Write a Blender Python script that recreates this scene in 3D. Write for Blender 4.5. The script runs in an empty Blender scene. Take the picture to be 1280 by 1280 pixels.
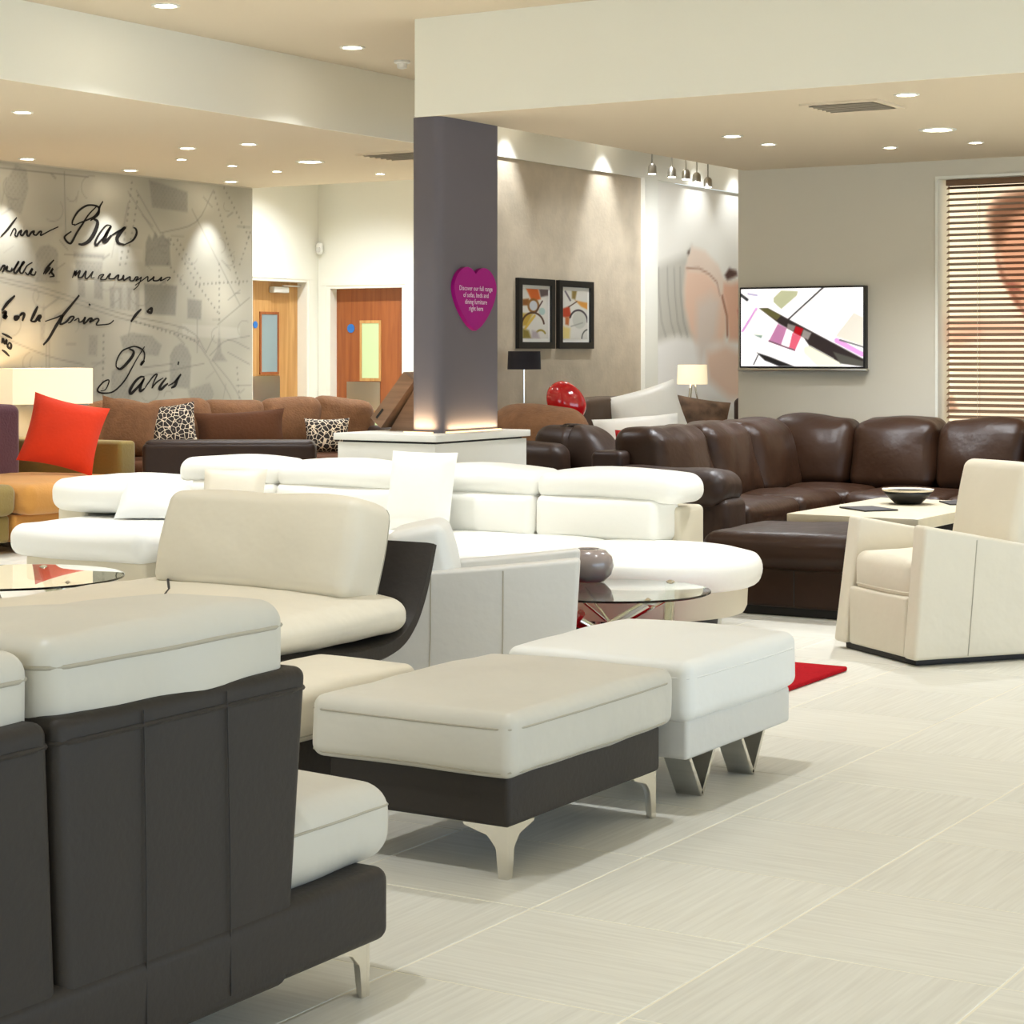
import bpy, math, random
import numpy as np
from mathutils import Vector, Matrix, Euler

random.seed(7)
PI = math.pi
SC = bpy.context.scene
COL = SC.collection

# ------------------------------------------------------------------ camera
cam_d = bpy.data.cameras.new('camera')
cam = bpy.data.objects.new('camera', cam_d)
COL.objects.link(cam)
cam.location = (0, 0, 1.4)
cam.rotation_euler = (PI/2, 0, math.radians(31.6))
cam_d.sensor_fit = 'HORIZONTAL'
cam_d.sensor_width = 36.0
cam_d.lens = 36.0*2520/1280
cam_d.shift_y = -(640-439)/1280
cam_d.clip_start = 0.05
SC.camera = cam

# ------------------------------------------------------------------ world, exposure
world = bpy.data.worlds.new('world')
SC.world = world
world.use_nodes = True
bg = world.node_tree.nodes['Background']
bg.inputs[0].default_value = (0.80, 0.90, 1.0, 1)
bg.inputs[1].default_value = 1.6
SC.view_settings.view_transform = 'Standard'
SC.view_settings.look = 'None'
SC.view_settings.gamma = 1.0
SC.view_settings.use_curve_mapping = False
SC.view_settings.exposure = 0.68
SC.cycles.use_denoising = True
SC.cycles.max_bounces = 8
SC.cycles.diffuse_bounces = 4
SC.cycles.glossy_bounces = 4
SC.cycles.transmission_bounces = 8
SC.cycles.sample_clamp_indirect = 6.0
SC.cycles.caustics_reflective = False
SC.cycles.caustics_refractive = False

WARM = (0.94, 0.99, 1.04)
SPOT_POWER = 115.0        # one ceiling downlight
CEIL_POWER = 75.0       # one downlight of the high ceiling

def area(name, loc, rot, sx, sy, power, color):
    l = bpy.data.lights.new(name, 'AREA')
    l.shape = 'RECTANGLE'; l.size = sx; l.size_y = sy
    l.energy = power; l.color = color
    o = bpy.data.objects.new(name, l)
    COL.objects.link(o); o.location = loc; o.rotation_euler = rot
    return o

# area lights added for daylight of assumed, unseen windows: right-hand wall, behind the camera
area('assumed_daylight_side', (4.55, 5.5, 1.5), (0, PI/2, 0), 2.3, 11.0, 75, (0.40, 0.68, 1.0))
area('assumed_daylight_front', (-3.5, -3.9, 1.5), (-PI/2, 0, PI), 9.0, 2.3, 38, (0.52, 0.76, 1.0))

def spot(name, loc, power, angle=110, blend=0.9, radius=0.05, color=WARM, tilt=None, parent=None):
    l = bpy.data.lights.new(name, 'SPOT')
    l.energy = power; l.color = color
    l.spot_size = math.radians(angle); l.spot_blend = blend
    l.shadow_soft_size = radius
    o = bpy.data.objects.new(name, l)
    COL.objects.link(o); o.location = loc
    if tilt: o.rotation_euler = tilt
    if parent is not None: o.parent = parent
    return o

# ------------------------------------------------------------------ materials
def lin(c):
    return tuple(((v/255)/12.92 if v/255 <= 0.04045 else ((v/255+0.055)/1.055)**2.4) for v in c)

MATS = {}
def mat(name, rgb, rough=0.5, metal=0.0, spec=0.5, bump=0.0, bscale=40.0, var=0.0, vscale=4.0,
        coat=0.0, sheen=0.0, emit=None, estr=0.0, stretch=(1, 1, 1), detail=4.0):
    if name in MATS: return MATS[name]
    m = bpy.data.materials.new(name); m.use_nodes = True
    nt = m.node_tree; b = nt.nodes['Principled BSDF']
    L = nt.links.new
    b.inputs['Base Color'].default_value = (*lin(rgb), 1)
    b.inputs['Roughness'].default_value = rough
    b.inputs['Metallic'].default_value = metal
    b.inputs['Specular IOR Level'].default_value = spec
    b.inputs['Coat Weight'].default_value = coat
    b.inputs['Sheen Weight'].default_value = sheen
    if emit is not None:
        b.inputs['Emission Color'].default_value = (*lin(emit), 1)
        b.inputs['Emission Strength'].default_value = estr
    if bump or var:
        tc = nt.nodes.new('ShaderNodeTexCoord')
        mp = nt.nodes.new('ShaderNodeMapping')
        mp.inputs['Scale'].default_value = stretch
        L(tc.outputs['Object'], mp.inputs['Vector'])
    if var:
        n = nt.nodes.new('ShaderNodeTexNoise')
        n.inputs['Scale'].default_value = vscale; n.inputs['Detail'].default_value = detail
        L(mp.outputs[0], n.inputs['Vector'])
        r = nt.nodes.new('ShaderNodeMapRange')
        r.inputs[1].default_value = 0.3; r.inputs[2].default_value = 0.7
        r.inputs[3].default_value = 1-var; r.inputs[4].default_value = 1+var
        L(n.outputs['Fac'], r.inputs[0])
        mx = nt.nodes.new('ShaderNodeMix'); mx.data_type = 'RGBA'; mx.blend_type = 'MULTIPLY'
        mx.inputs[0].default_value = 1.0
        mx.inputs[6].default_value = (*lin(rgb), 1)
        L(r.outputs[0], mx.inputs[7])
        L(mx.outputs[2], b.inputs['Base Color'])
    if bump:
        n2 = nt.nodes.new('ShaderNodeTexNoise')
        n2.inputs['Scale'].default_value = bscale; n2.inputs['Detail'].default_value = 3
        L(mp.outputs[0], n2.inputs['Vector'])
        bp = nt.nodes.new('ShaderNodeBump')
        bp.inputs['Strength'].default_value = bump; bp.inputs['Distance'].default_value = 0.01
        L(n2.outputs['Fac'], bp.inputs['Height'])
        L(bp.outputs[0], b.inputs['Normal'])
    MATS[name] = m
    return m

def attr_mat(name, rough=0.6, emit=0.0, spec=0.3):
    if name in MATS: return MATS[name]
    m = bpy.data.materials.new(name); m.use_nodes = True
    nt = m.node_tree; b = nt.nodes['Principled BSDF']
    a = nt.nodes.new('ShaderNodeAttribute'); a.attribute_name = 'print'
    if emit < 5: nt.links.new(a.outputs['Color'], b.inputs['Base Color'])
    b.inputs['Roughness'].default_value = rough
    b.inputs['Specular IOR Level'].default_value = spec
    if emit:
        nt.links.new(a.outputs['Color'], b.inputs['Emission Color'])
        b.inputs['Emission Strength'].default_value = emit
    MATS[name] = m
    return m

def tile_mat():
    m = bpy.data.materials.new('stone_tile'); m.use_nodes = True
    nt = m.node_tree; b = nt.nodes['Principled BSDF']; L = nt.links.new; N = nt.nodes.new
    tc = N('ShaderNodeTexCoord'); oi = N('ShaderNodeObjectInfo')
    ad = N('ShaderNodeVectorMath'); ad.operation = 'ADD'
    cm = N('ShaderNodeCombineXYZ')
    ml = N('ShaderNodeMath'); ml.operation = 'MULTIPLY'; ml.inputs[1].default_value = 37.0
    L(oi.outputs['Random'], ml.inputs[0]); L(ml.outputs[0], cm.inputs[0]); L(ml.outputs[0], cm.inputs[1])
    L(tc.outputs['Object'], ad.inputs[0]); L(cm.outputs[0], ad.inputs[1])
    mp = N('ShaderNodeMapping'); mp.inputs['Scale'].default_value = (3.0, 75.0, 1.0)
    L(ad.outputs[0], mp.inputs['Vector'])
    n = N('ShaderNodeTexNoise'); n.inputs['Scale'].default_value = 1.0; n.inputs['Detail'].default_value = 3
    L(mp.outputs[0], n.inputs['Vector'])
    cr = N('ShaderNodeValToRGB')
    e = cr.color_ramp.elements
    e[0].position = 0.30; e[0].color = (*lin((215, 211, 199)), 1)
    e[1].position = 0.72; e[1].color = (*lin((229, 226, 215)), 1)
    L(n.outputs['Fac'], cr.inputs[0])
    rr = N('ShaderNodeMapRange'); rr.inputs[3].default_value = 0.96; rr.inputs[4].default_value = 1.03
    L(oi.outputs['Random'], rr.inputs[0])
    mx = N('ShaderNodeMix'); mx.data_type = 'RGBA'; mx.blend_type = 'MULTIPLY'; mx.inputs[0].default_value = 1
    L(cr.outputs[0], mx.inputs[6]); L(rr.outputs[0], mx.inputs[7])
    L(mx.outputs[2], b.inputs['Base Color'])
    b.inputs['Roughness'].default_value = 0.42
    b.inputs['Specular IOR Level'].default_value = 0.4
    bp = N('ShaderNodeBump'); bp.inputs['Strength'].default_value = 0.05; bp.inputs['Distance'].default_value = 0.004
    L(n.outputs['Fac'], bp.inputs['Height']); L(bp.outputs[0], b.inputs['Normal'])
    return m

def wood_mat(name, a, c, rough=0.45, axis=2):
    m = bpy.data.materials.new(name); m.use_nodes = True
    nt = m.node_tree; b = nt.nodes['Principled BSDF']; L = nt.links.new; N = nt.nodes.new
    tc = N('ShaderNodeTexCoord'); mp = N('ShaderNodeMapping')
    s = [22.0, 22.0, 22.0]; s[axis] = 1.4
    mp.inputs['Scale'].default_value = s
    L(tc.outputs['Object'], mp.inputs['Vector'])
    n = N('ShaderNodeTexNoise'); n.inputs['Scale'].default_value = 1.0; n.inputs['Detail'].default_value = 5; n.inputs['Distortion'].default_value = 0.6
    L(mp.outputs[0], n.inputs['Vector'])
    cr = N('ShaderNodeValToRGB'); e = cr.color_ramp.elements
    e[0].position = 0.32; e[0].color = (*lin(a), 1); e[1].position = 0.68; e[1].color = (*lin(c), 1)
    L(n.outputs['Fac'], cr.inputs[0]); L(cr.outputs[0], b.inputs['Base Color'])
    b.inputs['Roughness'].default_value = rough
    MATS[name] = m
    return m

def glass_mat(name, rgb, rough=0.0, ior=1.45):
    m = bpy.data.materials.new(name); m.use_nodes = True
    b = m.node_tree.nodes['Principled BSDF']
    b.inputs['Base Color'].default_value = (*lin(rgb), 1)
    b.inputs['Roughness'].default_value = rough
    b.inputs['Transmission Weight'].default_value = 1.0
    b.inputs['IOR'].default_value = ior
    MATS[name] = m
    return m

def spots_mat(name, dark, light, scale):
    m = bpy.data.materials.new(name); m.use_nodes = True
    nt = m.node_tree; b = nt.nodes['Principled BSDF']; L = nt.links.new; N = nt.nodes.new
    tc = N('ShaderNodeTexCoord'); v = N('ShaderNodeTexVoronoi'); v.inputs['Scale'].default_value = scale
    v.feature = 'DISTANCE_TO_EDGE'
    L(tc.outputs['Object'], v.inputs['Vector'])
    cr = N('ShaderNodeValToRGB'); e = cr.color_ramp.elements
    cr.color_ramp.interpolation = 'CONSTANT'
    e[0].position = 0.0; e[0].color = (*lin(light), 1); e[1].position = 0.055; e[1].color = (*lin(dark), 1)
    x = cr.color_ramp.elements.new(0.42); x.color = (*lin(tuple((p+q)//2 for p, q in zip(dark, light))), 1)
    L(v.outputs['Distance'], cr.inputs[0]); L(cr.outputs[0], b.inputs['Base Color'])
    b.inputs['Roughness'].default_value = 0.8
    MATS[name] = m
    return m

M_CEIL = mat('ceiling_paint', (222, 208, 184), 0.9, spec=0.1)
M_BULK = mat('bulkhead_paint', (245, 242, 228), 0.85, spec=0.15)
M_WALLW = mat('white_wall_paint', (236, 234, 222), 0.85, spec=0.15)
M_WALLG = mat('grey_wall_paint', (214, 207, 190), 0.85, spec=0.15)
M_PLASTER = mat('beige_textured_wallpaper', (198, 184, 162), 0.8, spec=0.2, bump=0.25, bscale=30, var=0.10, vscale=5.0, detail=8)
M_COLUMN = mat('purple_grey_paint', (108, 103, 108), 0.75, spec=0.25)
M_PLINTH = mat('plinth_white', (236, 234, 226), 0.45)
M_GROUT = mat('grout', (238, 232, 212), 0.8)
M_TILE = tile_mat()
M_CREAM = mat('cream_leather', (226, 217, 198), 0.42, bump=0.6, bscale=7, spec=0.4, var=0.02)
M_GREYCREAM = mat('stone_grey_leather', (207, 202, 190), 0.42, bump=0.55, bscale=7, spec=0.4, var=0.02)
M_WHITE = mat('white_leather', (250, 248, 240), 0.40, bump=0.25, bscale=10, spec=0.4)
M_WHITE2 = mat('soft_white_leather', (236, 235, 230), 0.42, bump=0.25, bscale=10, spec=0.4)
M_LTGREY = mat('pale_grey_leather', (212, 209, 202), 0.42, bump=0.25, bscale=14, spec=0.4)
M_BEIGEBASE = mat('ivory_base_leather', (222, 212, 190), 0.5, spec=0.3)
M_CHARCOAL = mat('charcoal_leather', (54, 49, 45), 0.5, bump=0.12, bscale=60, spec=0.22, var=0.02)
M_STITCH = mat('dark_stitching', (44, 40, 38), 0.7)
M_STITCHL = mat('pale_stitching', (176, 168, 150), 0.7)
M_BROWN = mat('brown_leather', (46, 28, 17), 0.37, bump=0.8, bscale=7, spec=0.24, var=0.10)
M_BROWND = mat('dark_brown_leather', (48, 33, 25), 0.45, bump=0.5, bscale=9, spec=0.24, var=0.08)
M_BROWNF = mat('brown_fabric', (122, 86, 58), 0.9, bump=0.6, bscale=60, spec=0.15, var=0.14, vscale=14, sheen=0.08)
M_BROWNV = mat('chocolate_velvet', (84, 52, 32), 0.85, bump=0.4, bscale=40, spec=0.12, var=0.12, sheen=0.05)
M_PATT = spots_mat('spotted_fabric', (40, 30, 26), (226, 210, 184), 26.0)
M_TAUPEL = mat('taupe_brown_leather', (92, 74, 60), 0.45, bump=0.3, bscale=12, spec=0.35)
M_PLUM = mat('plum_fabric', (92, 56, 68), 0.9, bump=0.3, bscale=60, spec=0.15, sheen=0.3)
M_OLIVE = mat('olive_fabric', (142, 122, 66), 0.9, bump=0.3, bscale=60, spec=0.15, var=0.06, sheen=0.3)
M_ORANGE = mat('ochre_fabric', (204, 146, 74), 0.9, bump=0.3, bscale=60, spec=0.15, var=0.05, sheen=0.3)
M_RED = mat('orange_red_velvet', (226, 58, 22), 0.8, bump=0.3, bscale=40, spec=0.2, var=0.06, sheen=0.3)
M_MAROON = mat('maroon_fabric', (120, 24, 36), 0.9)
M_CHROME = mat('chrome', (222, 220, 214), 0.10, metal=1.0)
M_NICKEL = mat('polished_nickel', (226, 222, 212), 0.22, metal=1.0)
M_CHROMES = mat('brushed_steel', (196, 194, 186), 0.28, metal=1.0)
M_BLACK = mat('black_plastic', (22, 21, 21), 0.4)
M_DARK = mat('dark_base', (34, 30, 30), 0.6)
M_GLASS = glass_mat('table_glass', (232, 246, 240))
M_REDRUG = mat('red_rug_pile', (176, 20, 30), 0.95, bump=0.8, bscale=120, spec=0.1, var=0.08, vscale=30)
M_REDG = mat('red_gloss', (190, 16, 24), 0.12, spec=0.6, coat=0.5)
M_TAUPE = mat('taupe_glaze', (150, 136, 132), 0.2, spec=0.6, coat=0.6)
M_STONE = mat('cream_stone', (190, 178, 152), 0.35, var=0.06, vscale=10)
M_SHADEW = mat('lit_linen_shade', (250, 236, 206), 0.9, emit=(255, 232, 192), estr=0.42)
M_SHADEK = mat('black_shade', (30, 26, 34), 0.8)
M_MAGENTA = mat('magenta_acrylic', (158, 6, 122), 0.5, spec=0.25)
M_TEXTW = mat('white_print', (240, 220, 236), 0.6)
M_OAK = wood_mat('oak_veneer', (176, 128, 72), (204, 158, 98))
M_CHERRY = wood_mat('cherry_veneer', (138, 74, 36), (160, 92, 46))
M_SLAT = wood_mat('blind_wood', (104, 76, 54), (132, 98, 70), axis=0)
M_KIOSK = wood_mat('kiosk_wood', (120, 92, 70), (146, 114, 90), axis=0)
M_LAMP = mat('lamp_glow', (255, 250, 240), 0.5, emit=(255, 244, 224), estr=26.0)
M_LED = mat('led_strip', (255, 230, 196), 0.5, emit=(255, 206, 140), estr=1.2)
M_INK = mat('ink_print', (34, 30, 27), 0.7, spec=0.15)
M_BLUE = mat('blue_sign', (40, 110, 186), 0.5)
M_PANE = mat('wired_glass_glow', (172, 190, 140), 0.3, emit=(214, 232, 184), estr=0.22)  # emission put into the pane so that it reads as lit
M_PANED = mat('dim_wired_glass', (138, 156, 160), 0.2)

# ------------------------------------------------------------------ geometry helpers
def link(name, me, material, parent=None):
    o = bpy.data.objects.new(name, me)
    COL.objects.link(o)
    if material is not None: me.materials.append(material)
    if parent is not None: o.parent = parent
    return o

def mesh(name, verts, faces, smooth=True, sharp=40):
    me = bpy.data.meshes.new(name)
    me.from_pydata([tuple(float(c) for c in v) for v in verts], [], [tuple(int(i) for i in f) for f in faces])
    me.validate(clean_customdata=False)
    if smooth:
        me.polygons.foreach_set('use_smooth', [True]*len(me.polygons))
        if sharp: me.set_sharp_from_angle(angle=math.radians(sharp))
    me.update()
    return me

def merge(*geos):
    V = []; Fc = []; n = 0
    for v, f in geos:
        V.append(np.asarray(v, float)); Fc += [tuple(i+n for i in q) for q in f]; n += len(v)
    return np.concatenate(V), Fc

def tag(o, label, cat, group=None, kind=None):
    o['label'] = label; o['category'] = cat
    if group: o['group'] = group
    if kind: o['kind'] = kind
    return o

def thing(name, label, cat, loc=(0, 0, 0), rz=0.0, group=None):
    o = bpy.data.objects.new(name, None); COL.objects.link(o)
    o.location = loc; o.rotation_euler = (0, 0, rz); o.empty_display_size = 0.1
    return tag(o, label, cat, group)

def part(name, geo, material, parent, world=True, smooth=True, sharp=40):
    """a mesh under its thing; world=True: the points are given in room coordinates"""
    v, f = geo
    v = np.asarray(v, float)
    if world:
        r = parent
        while r.parent is not None: r = r.parent
        v = v - np.array(r.location)
    return link(name, mesh(name, v, f, smooth, sharp), material, parent)

def struct(name, geo, material, label, cat='structure', smooth=False):
    v, f = geo
    o = link(name, mesh(name, v, f, smooth), material)
    return tag(o, label, cat, kind='structure')

def single(name, geo, material, label, cat, group=None, smooth=True, sharp=40):
    v, f = geo; v = np.asarray(v, float)
    c = np.array([(v[:, 0].min()+v[:, 0].max())/2, (v[:, 1].min()+v[:, 1].max())/2, v[:, 2].min()])
    o = link(name, mesh(name, v-c, f, smooth, sharp), material)
    o.location = c
    return tag(o, label, cat, group)

def box(x0, x1, y0, y1, z0, z1):
    v = [(x0, y0, z0), (x1, y0, z0), (x1, y1, z0), (x0, y1, z0), (x0, y0, z1), (x1, y0, z1), (x1, y1, z1), (x0, y1, z1)]
    f = [(0, 3, 2, 1), (4, 5, 6, 7), (0, 1, 5, 4), (1, 2, 6, 5), (2, 3, 7, 6), (3, 0, 4, 7)]
    return np.array(v, float), f

_LAT = {}
def lattice(nx, ny, nz):
    k = (nx, ny, nz)
    if k in _LAT: return _LAT[k]
    idx = {}; P = []; F = []
    def g(i, j, l):
        q = (i, j, l)
        if q not in idx: idx[q] = len(P); P.append(q)
        return idx[q]
    for i in range(nx):
        for j in range(ny):
            F.append((g(i, j, 0), g(i, j+1, 0), g(i+1, j+1, 0), g(i+1, j, 0)))
            F.append((g(i, j, nz), g(i+1, j, nz), g(i+1, j+1, nz), g(i, j+1, nz)))
    for i in range(nx):
        for l in range(nz):
            F.append((g(i, 0, l), g(i+1, 0, l), g(i+1, 0, l+1), g(i, 0, l+1)))
            F.append((g(i, ny, l), g(i, ny, l+1), g(i+1, ny, l+1), g(i+1, ny, l)))
    for j in range(ny):
        for l in range(nz):
            F.append((g(0, j, l), g(0, j, l+1), g(0, j+1, l+1), g(0, j+1, l)))
            F.append((g(nx, j, l), g(nx, j+1, l), g(nx, j+1, l+1), g(nx, j, l+1)))
    _LAT[k] = (np.array(P), F)
    return _LAT[k]

def axis_pts(h, r, n, k):
    a = r*np.tan(np.linspace(0, PI/4, k+1)) if k else np.array([0.0])
    mid = np.linspace(-(h-r), h-r, n+1)
    if k == 0: return np.linspace(-h, h, n+1)
    return np.concatenate([-(h-r)-a[::-1][:-1], mid, (h-r)+a[1:]])

def rmap(p, h, r, puff=(0, 0, 0), wob=0.0, seed=0.0):
    h = np.asarray(h, float)
    q = np.clip(p, -(h-r), h-r)
    v = p-q
    Ln = np.linalg.norm(v, axis=1, keepdims=True); Ln[Ln == 0] = 1
    p = q+v/Ln*r
    u = np.clip(p/h, -1, 1)
    e = 1-u**2
    out = p.copy()
    out[:, 0] += puff[0]*u[:, 0]*e[:, 1]*e[:, 2]
    out[:, 1] += puff[1]*u[:, 1]*e[:, 0]*e[:, 2]
    out[:, 2] += puff[2]*u[:, 2]*e[:, 0]*e[:, 1]
    if wob:
        s = seed
        a = np.sin(out[:, 0]*11+s)*np.cos(out[:, 1]*9+1.7*s)+0.6*np.sin(out[:, 2]*15+out[:, 0]*7+s)+0.5*np.sin(out[:, 1]*23-out[:, 2]*12+2*s)
        n = (u**3); nl = np.linalg.norm(n, axis=1, keepdims=True); nl[nl == 0] = 1
        out += n/nl*(wob*a)[:, None]
    return out

def xform(p, loc=(0, 0, 0), rot=(0, 0, 0)):
    if any(rot):
        R = np.array(Euler(rot, 'XYZ').to_matrix())
        p = p @ R.T
    return p+np.asarray(loc, float)

def rbox(c, size, r=0.03, puff=(0, 0, 0), n=(6, 6, 3), k=3, wob=0.0, rot=(0, 0, 0), fn=None, seed=None):
    h = np.array(size, float)/2
    r = min(r, 0.98*h.min())
    ax = [axis_pts(h[i], r, n[i], k) for i in range(3)]
    P, F = lattice(*(len(a)-1 for a in ax))
    p = np.stack([ax[i][P[:, i]] for i in range(3)], 1)
    s = (seed if seed is not None else c[0]*3.1+c[1]*1.7+c[2])
    p = rmap(p, h, r, puff, wob, s)
    if fn is not None: p = fn(p)
    return xform(p, c, rot), F

def bb(x0, x1, y0, y1, z0, z1, **kw):
    return rbox(((x0+x1)/2, (y0+y1)/2, (z0+z1)/2), (x1-x0, y1-y0, z1-z0), **kw)

def tube(path, rad, seg=8, closed=False, caps=True):
    P = np.asarray(path, float); n = len(P)
    rad = np.broadcast_to(np.asarray(rad, float), (n,))
    T = np.zeros_like(P)
    for i in range(n):
        a = P[(i-1) % n] if (closed or i > 0) else P[i]
        b = P[(i+1) % n] if (closed or i < n-1) else P[i]
        t = b-a; T[i] = t/(np.linalg.norm(t)+1e-12)
    up = np.array([0, 0, 1.0]) if abs(T[0][2]) < 0.9 else np.array([1.0, 0, 0])
    V = []; F = []
    nrm = np.cross(T[0], up); nrm /= np.linalg.norm(nrm)
    for i in range(n):
        nrm = nrm-T[i]*np.dot(nrm, T[i]); nrm /= (np.linalg.norm(nrm)+1e-12)
        bn = np.cross(T[i], nrm)
        for s in range(seg):
            a = 2*PI*s/seg
            V.append(P[i]+rad[i]*(math.cos(a)*nrm+math.sin(a)*bn))
    m = n if closed else n-1
    for i in range(m):
        for s in range(seg):
            a = i*seg+s; b = i*seg+(s+1) % seg
            c = ((i+1) % n)*seg+(s+1) % seg; d = ((i+1) % n)*seg+s
            F.append((a, b, c, d))
    if not closed and caps:
        F.append(tuple(range(seg-1, -1, -1))); F.append(tuple((n-1)*seg+s for s in range(seg)))
    return np.array(V), F

def seam_ring(c, size, r, z, puff, rad=0.005, wob=0.0, rot=(0, 0, 0), fn=None, n=14, plane='z', out=0.001):
    """piping round a cushion at height z (fraction -1..1) of its thickness axis"""
    h = np.array(size, float)/2; r = min(r, 0.98*h.min())
    ia, ib, ic = {'z': (0, 1, 2), 'y': (0, 2, 1), 'x': (1, 2, 0)}[plane]
    pts = []
    def e(a0, b0, a1, b1):
        for t in np.linspace(0, 1, n, endpoint=False): pts.append((a0+(a1-a0)*t, b0+(b1-b0)*t))
    A, B = h[ia], h[ib]
    e(-A, -B, A, -B); e(A, -B, A, B); e(A, B, -A, B); e(-A, B, -A, -B)
    p = np.zeros((len(pts), 3))
    p[:, ia] = [q[0] for q in pts]; p[:, ib] = [q[1] for q in pts]; p[:, ic] = z*h[ic]
    p = rmap(p, h, r, puff, wob, c[0]*3.1+c[1]*1.7+c[2])
    if fn is not None: p = fn(p)
    return tube(xform(p, c, rot), rad, 6, closed=True)

def lathe(profile, seg=32, c=(0, 0, 0)):
    V = []; F = []; n = len(profile)
    for (r, z) in profile:
        for s in range(seg):
            a = 2*PI*s/seg; V.append((c[0]+r*math.cos(a), c[1]+r*math.sin(a), c[2]+z))
    for i in range(n-1):
        for s in range(seg):
            F.append((i*seg+s, i*seg+(s+1) % seg, (i+1)*seg+(s+1) % seg, (i+1)*seg+s))
    F.append(tuple(range(seg-1, -1, -1))); F.append(tuple((n-1)*seg+s for s in range(seg)))
    return np.array(V, float), F

def prism(outline, o, u, v, w):
    """outline (a, b) -> o + a*u + b*v, extruded by vector w"""
    o, u, v, w = (np.asarray(q, float) for q in (o, u, v, w))
    n = len(outline)
    A = [o+a*u+b*v for a, b in outline]; B = [q+w for q in A]
    F = [tuple(range(n-1, -1, -1)), tuple(range(n, 2*n))]
    F += [(i, (i+1) % n, n+(i+1) % n, n+i) for i in range(n)]
    V = np.array(A+B)
    if np.dot(np.cross(u, v), w) < 0: F = [tuple(reversed(f)) for f in F]
    return V, F

def smooth_line(pts, m=5):
    P = np.asarray(pts, float)
    if len(P) < 3: return P
    Q = np.vstack([2*P[0]-P[1], P, 2*P[-1]-P[-2]])
    out = []
    for i in range(1, len(Q)-2):
        p0, p1, p2, p3 = Q[i-1], Q[i], Q[i+1], Q[i+2]
        for t in np.linspace(0, 1, m, endpoint=False):
            out.append(0.5*((2*p1)+(-p0+p2)*t+(2*p0-5*p1+4*p2-p3)*t*t+(-p0+3*p1-3*p2+p3)*t**3))
    out.append(Q[-2])
    return np.array(out)

def pillow(w, h, t, n=12, ear=0.06):
    """throw pillow, standing in the x/z plane, thin along y, base at z=0"""
    V = []; F = []
    g = np.linspace(-1, 1, n+1)
    for side in (-1, 1):
        for j in g:
            for i in g:
                e = max(0.0, (1-i**2)*(1-j**2))**0.42
                pin = 1-ear*((1-i**2)*abs(j)**3)
                pin2 = 1-ear*((1-j**2)*abs(i)**3)
                V.append((i*w/2*pin2, side*t/2*e, h/2+j*h/2*pin))
    m = n+1
    for s in (0, 1):
        for j in range(n):
            for i in range(n):
                q = (s*m*m+j*m+i, s*m*m+j*m+i+1, s*m*m+(j+1)*m+i+1, s*m*m+(j+1)*m+i)
                F.append(q if s == 0 else tuple(reversed(q)))
    return np.array(V), F

def throw(name, label, material, w, h, t, loc, rz, lean, roll=0.0, group=None, ear=0.06):
    v, f = pillow(w, h, t, ear=ear)
    v = v-np.array([0, 0, h/2])
    v = xform(v, rot=(0, roll, 0)); v = v-np.array([0, 0, v[:, 2].min()])
    v = xform(v, rot=(lean, 0, 0)); v = v-np.array([0, 0, v[:, 2].min()])
    o = link(name, mesh(name, v, f, True, 0), material)
    o.location = loc; o.rotation_euler = (0, 0, rz)
    return tag(o, label, 'cushion', group)

# painted prints (posters, screens, wallpaper): colours stored per point of a fine grid
class Raster:
    def __init__(s, x0, x1, y0, y1, nx, ny, bgc):
        s.x0, s.x1, s.y0, s.y1, s.nx, s.ny = x0, x1, y0, y1, nx, ny
        s.X, s.Y = np.meshgrid(np.linspace(x0, x1, nx), np.linspace(y0, y1, ny))
        s.c = np.zeros((ny, nx, 3)); s.c[:] = bgc
        s.px = (x1-x0)/(nx-1)
    def inside(s, poly):
        r = np.zeros(s.X.shape, bool); n = len(poly)
        for i in range(n):
            (ax, ay), (bx, by) = poly[i], poly[(i+1) % n]
            if ay == by: continue
            k = ((s.Y < ay) != (s.Y < by)) & (s.X < (bx-ax)*(s.Y-ay)/(by-ay)+ax)
            r ^= k
        return r
    def dist(s, line):
        d = np.full(s.X.shape, 1e9)
        for (ax, ay), (bx, by) in zip(line[:-1], line[1:]):
            vx, vy = bx-ax, by-ay; l2 = vx*vx+vy*vy+1e-9
            t = np.clip(((s.X-ax)*vx+(s.Y-ay)*vy)/l2, 0, 1)
            d = np.minimum(d, np.hypot(s.X-ax-t*vx, s.Y-ay-t*vy))
        return d
    def mixin(s, a, col):
        s.c = s.c*(1-a[..., None])+np.asarray(col, float)*a[..., None]
    def poly(s, pts, col, a=1.0, soft=0.0):
        k = s.inside(pts).astype(float)
        if soft:
            d = s.dist(list(pts)+[pts[0]])
            k = np.clip(0.5+np.where(k > 0, d, -d)/(2*soft), 0, 1)
        s.mixin(k*a, col)
    def line(s, pts, w, col, a=1.0):
        s.mixin(np.clip((w/2-s.dist(pts))/s.px+0.5, 0, 1)*a, col)
    def ell(s, cx, cy, rx, ry, col, a=1.0, soft=0.15):
        d = np.hypot((s.X-cx)/rx, (s.Y-cy)/ry)
        s.mixin(np.clip((1-d)/soft, 0, 1)*a, col)

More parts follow.
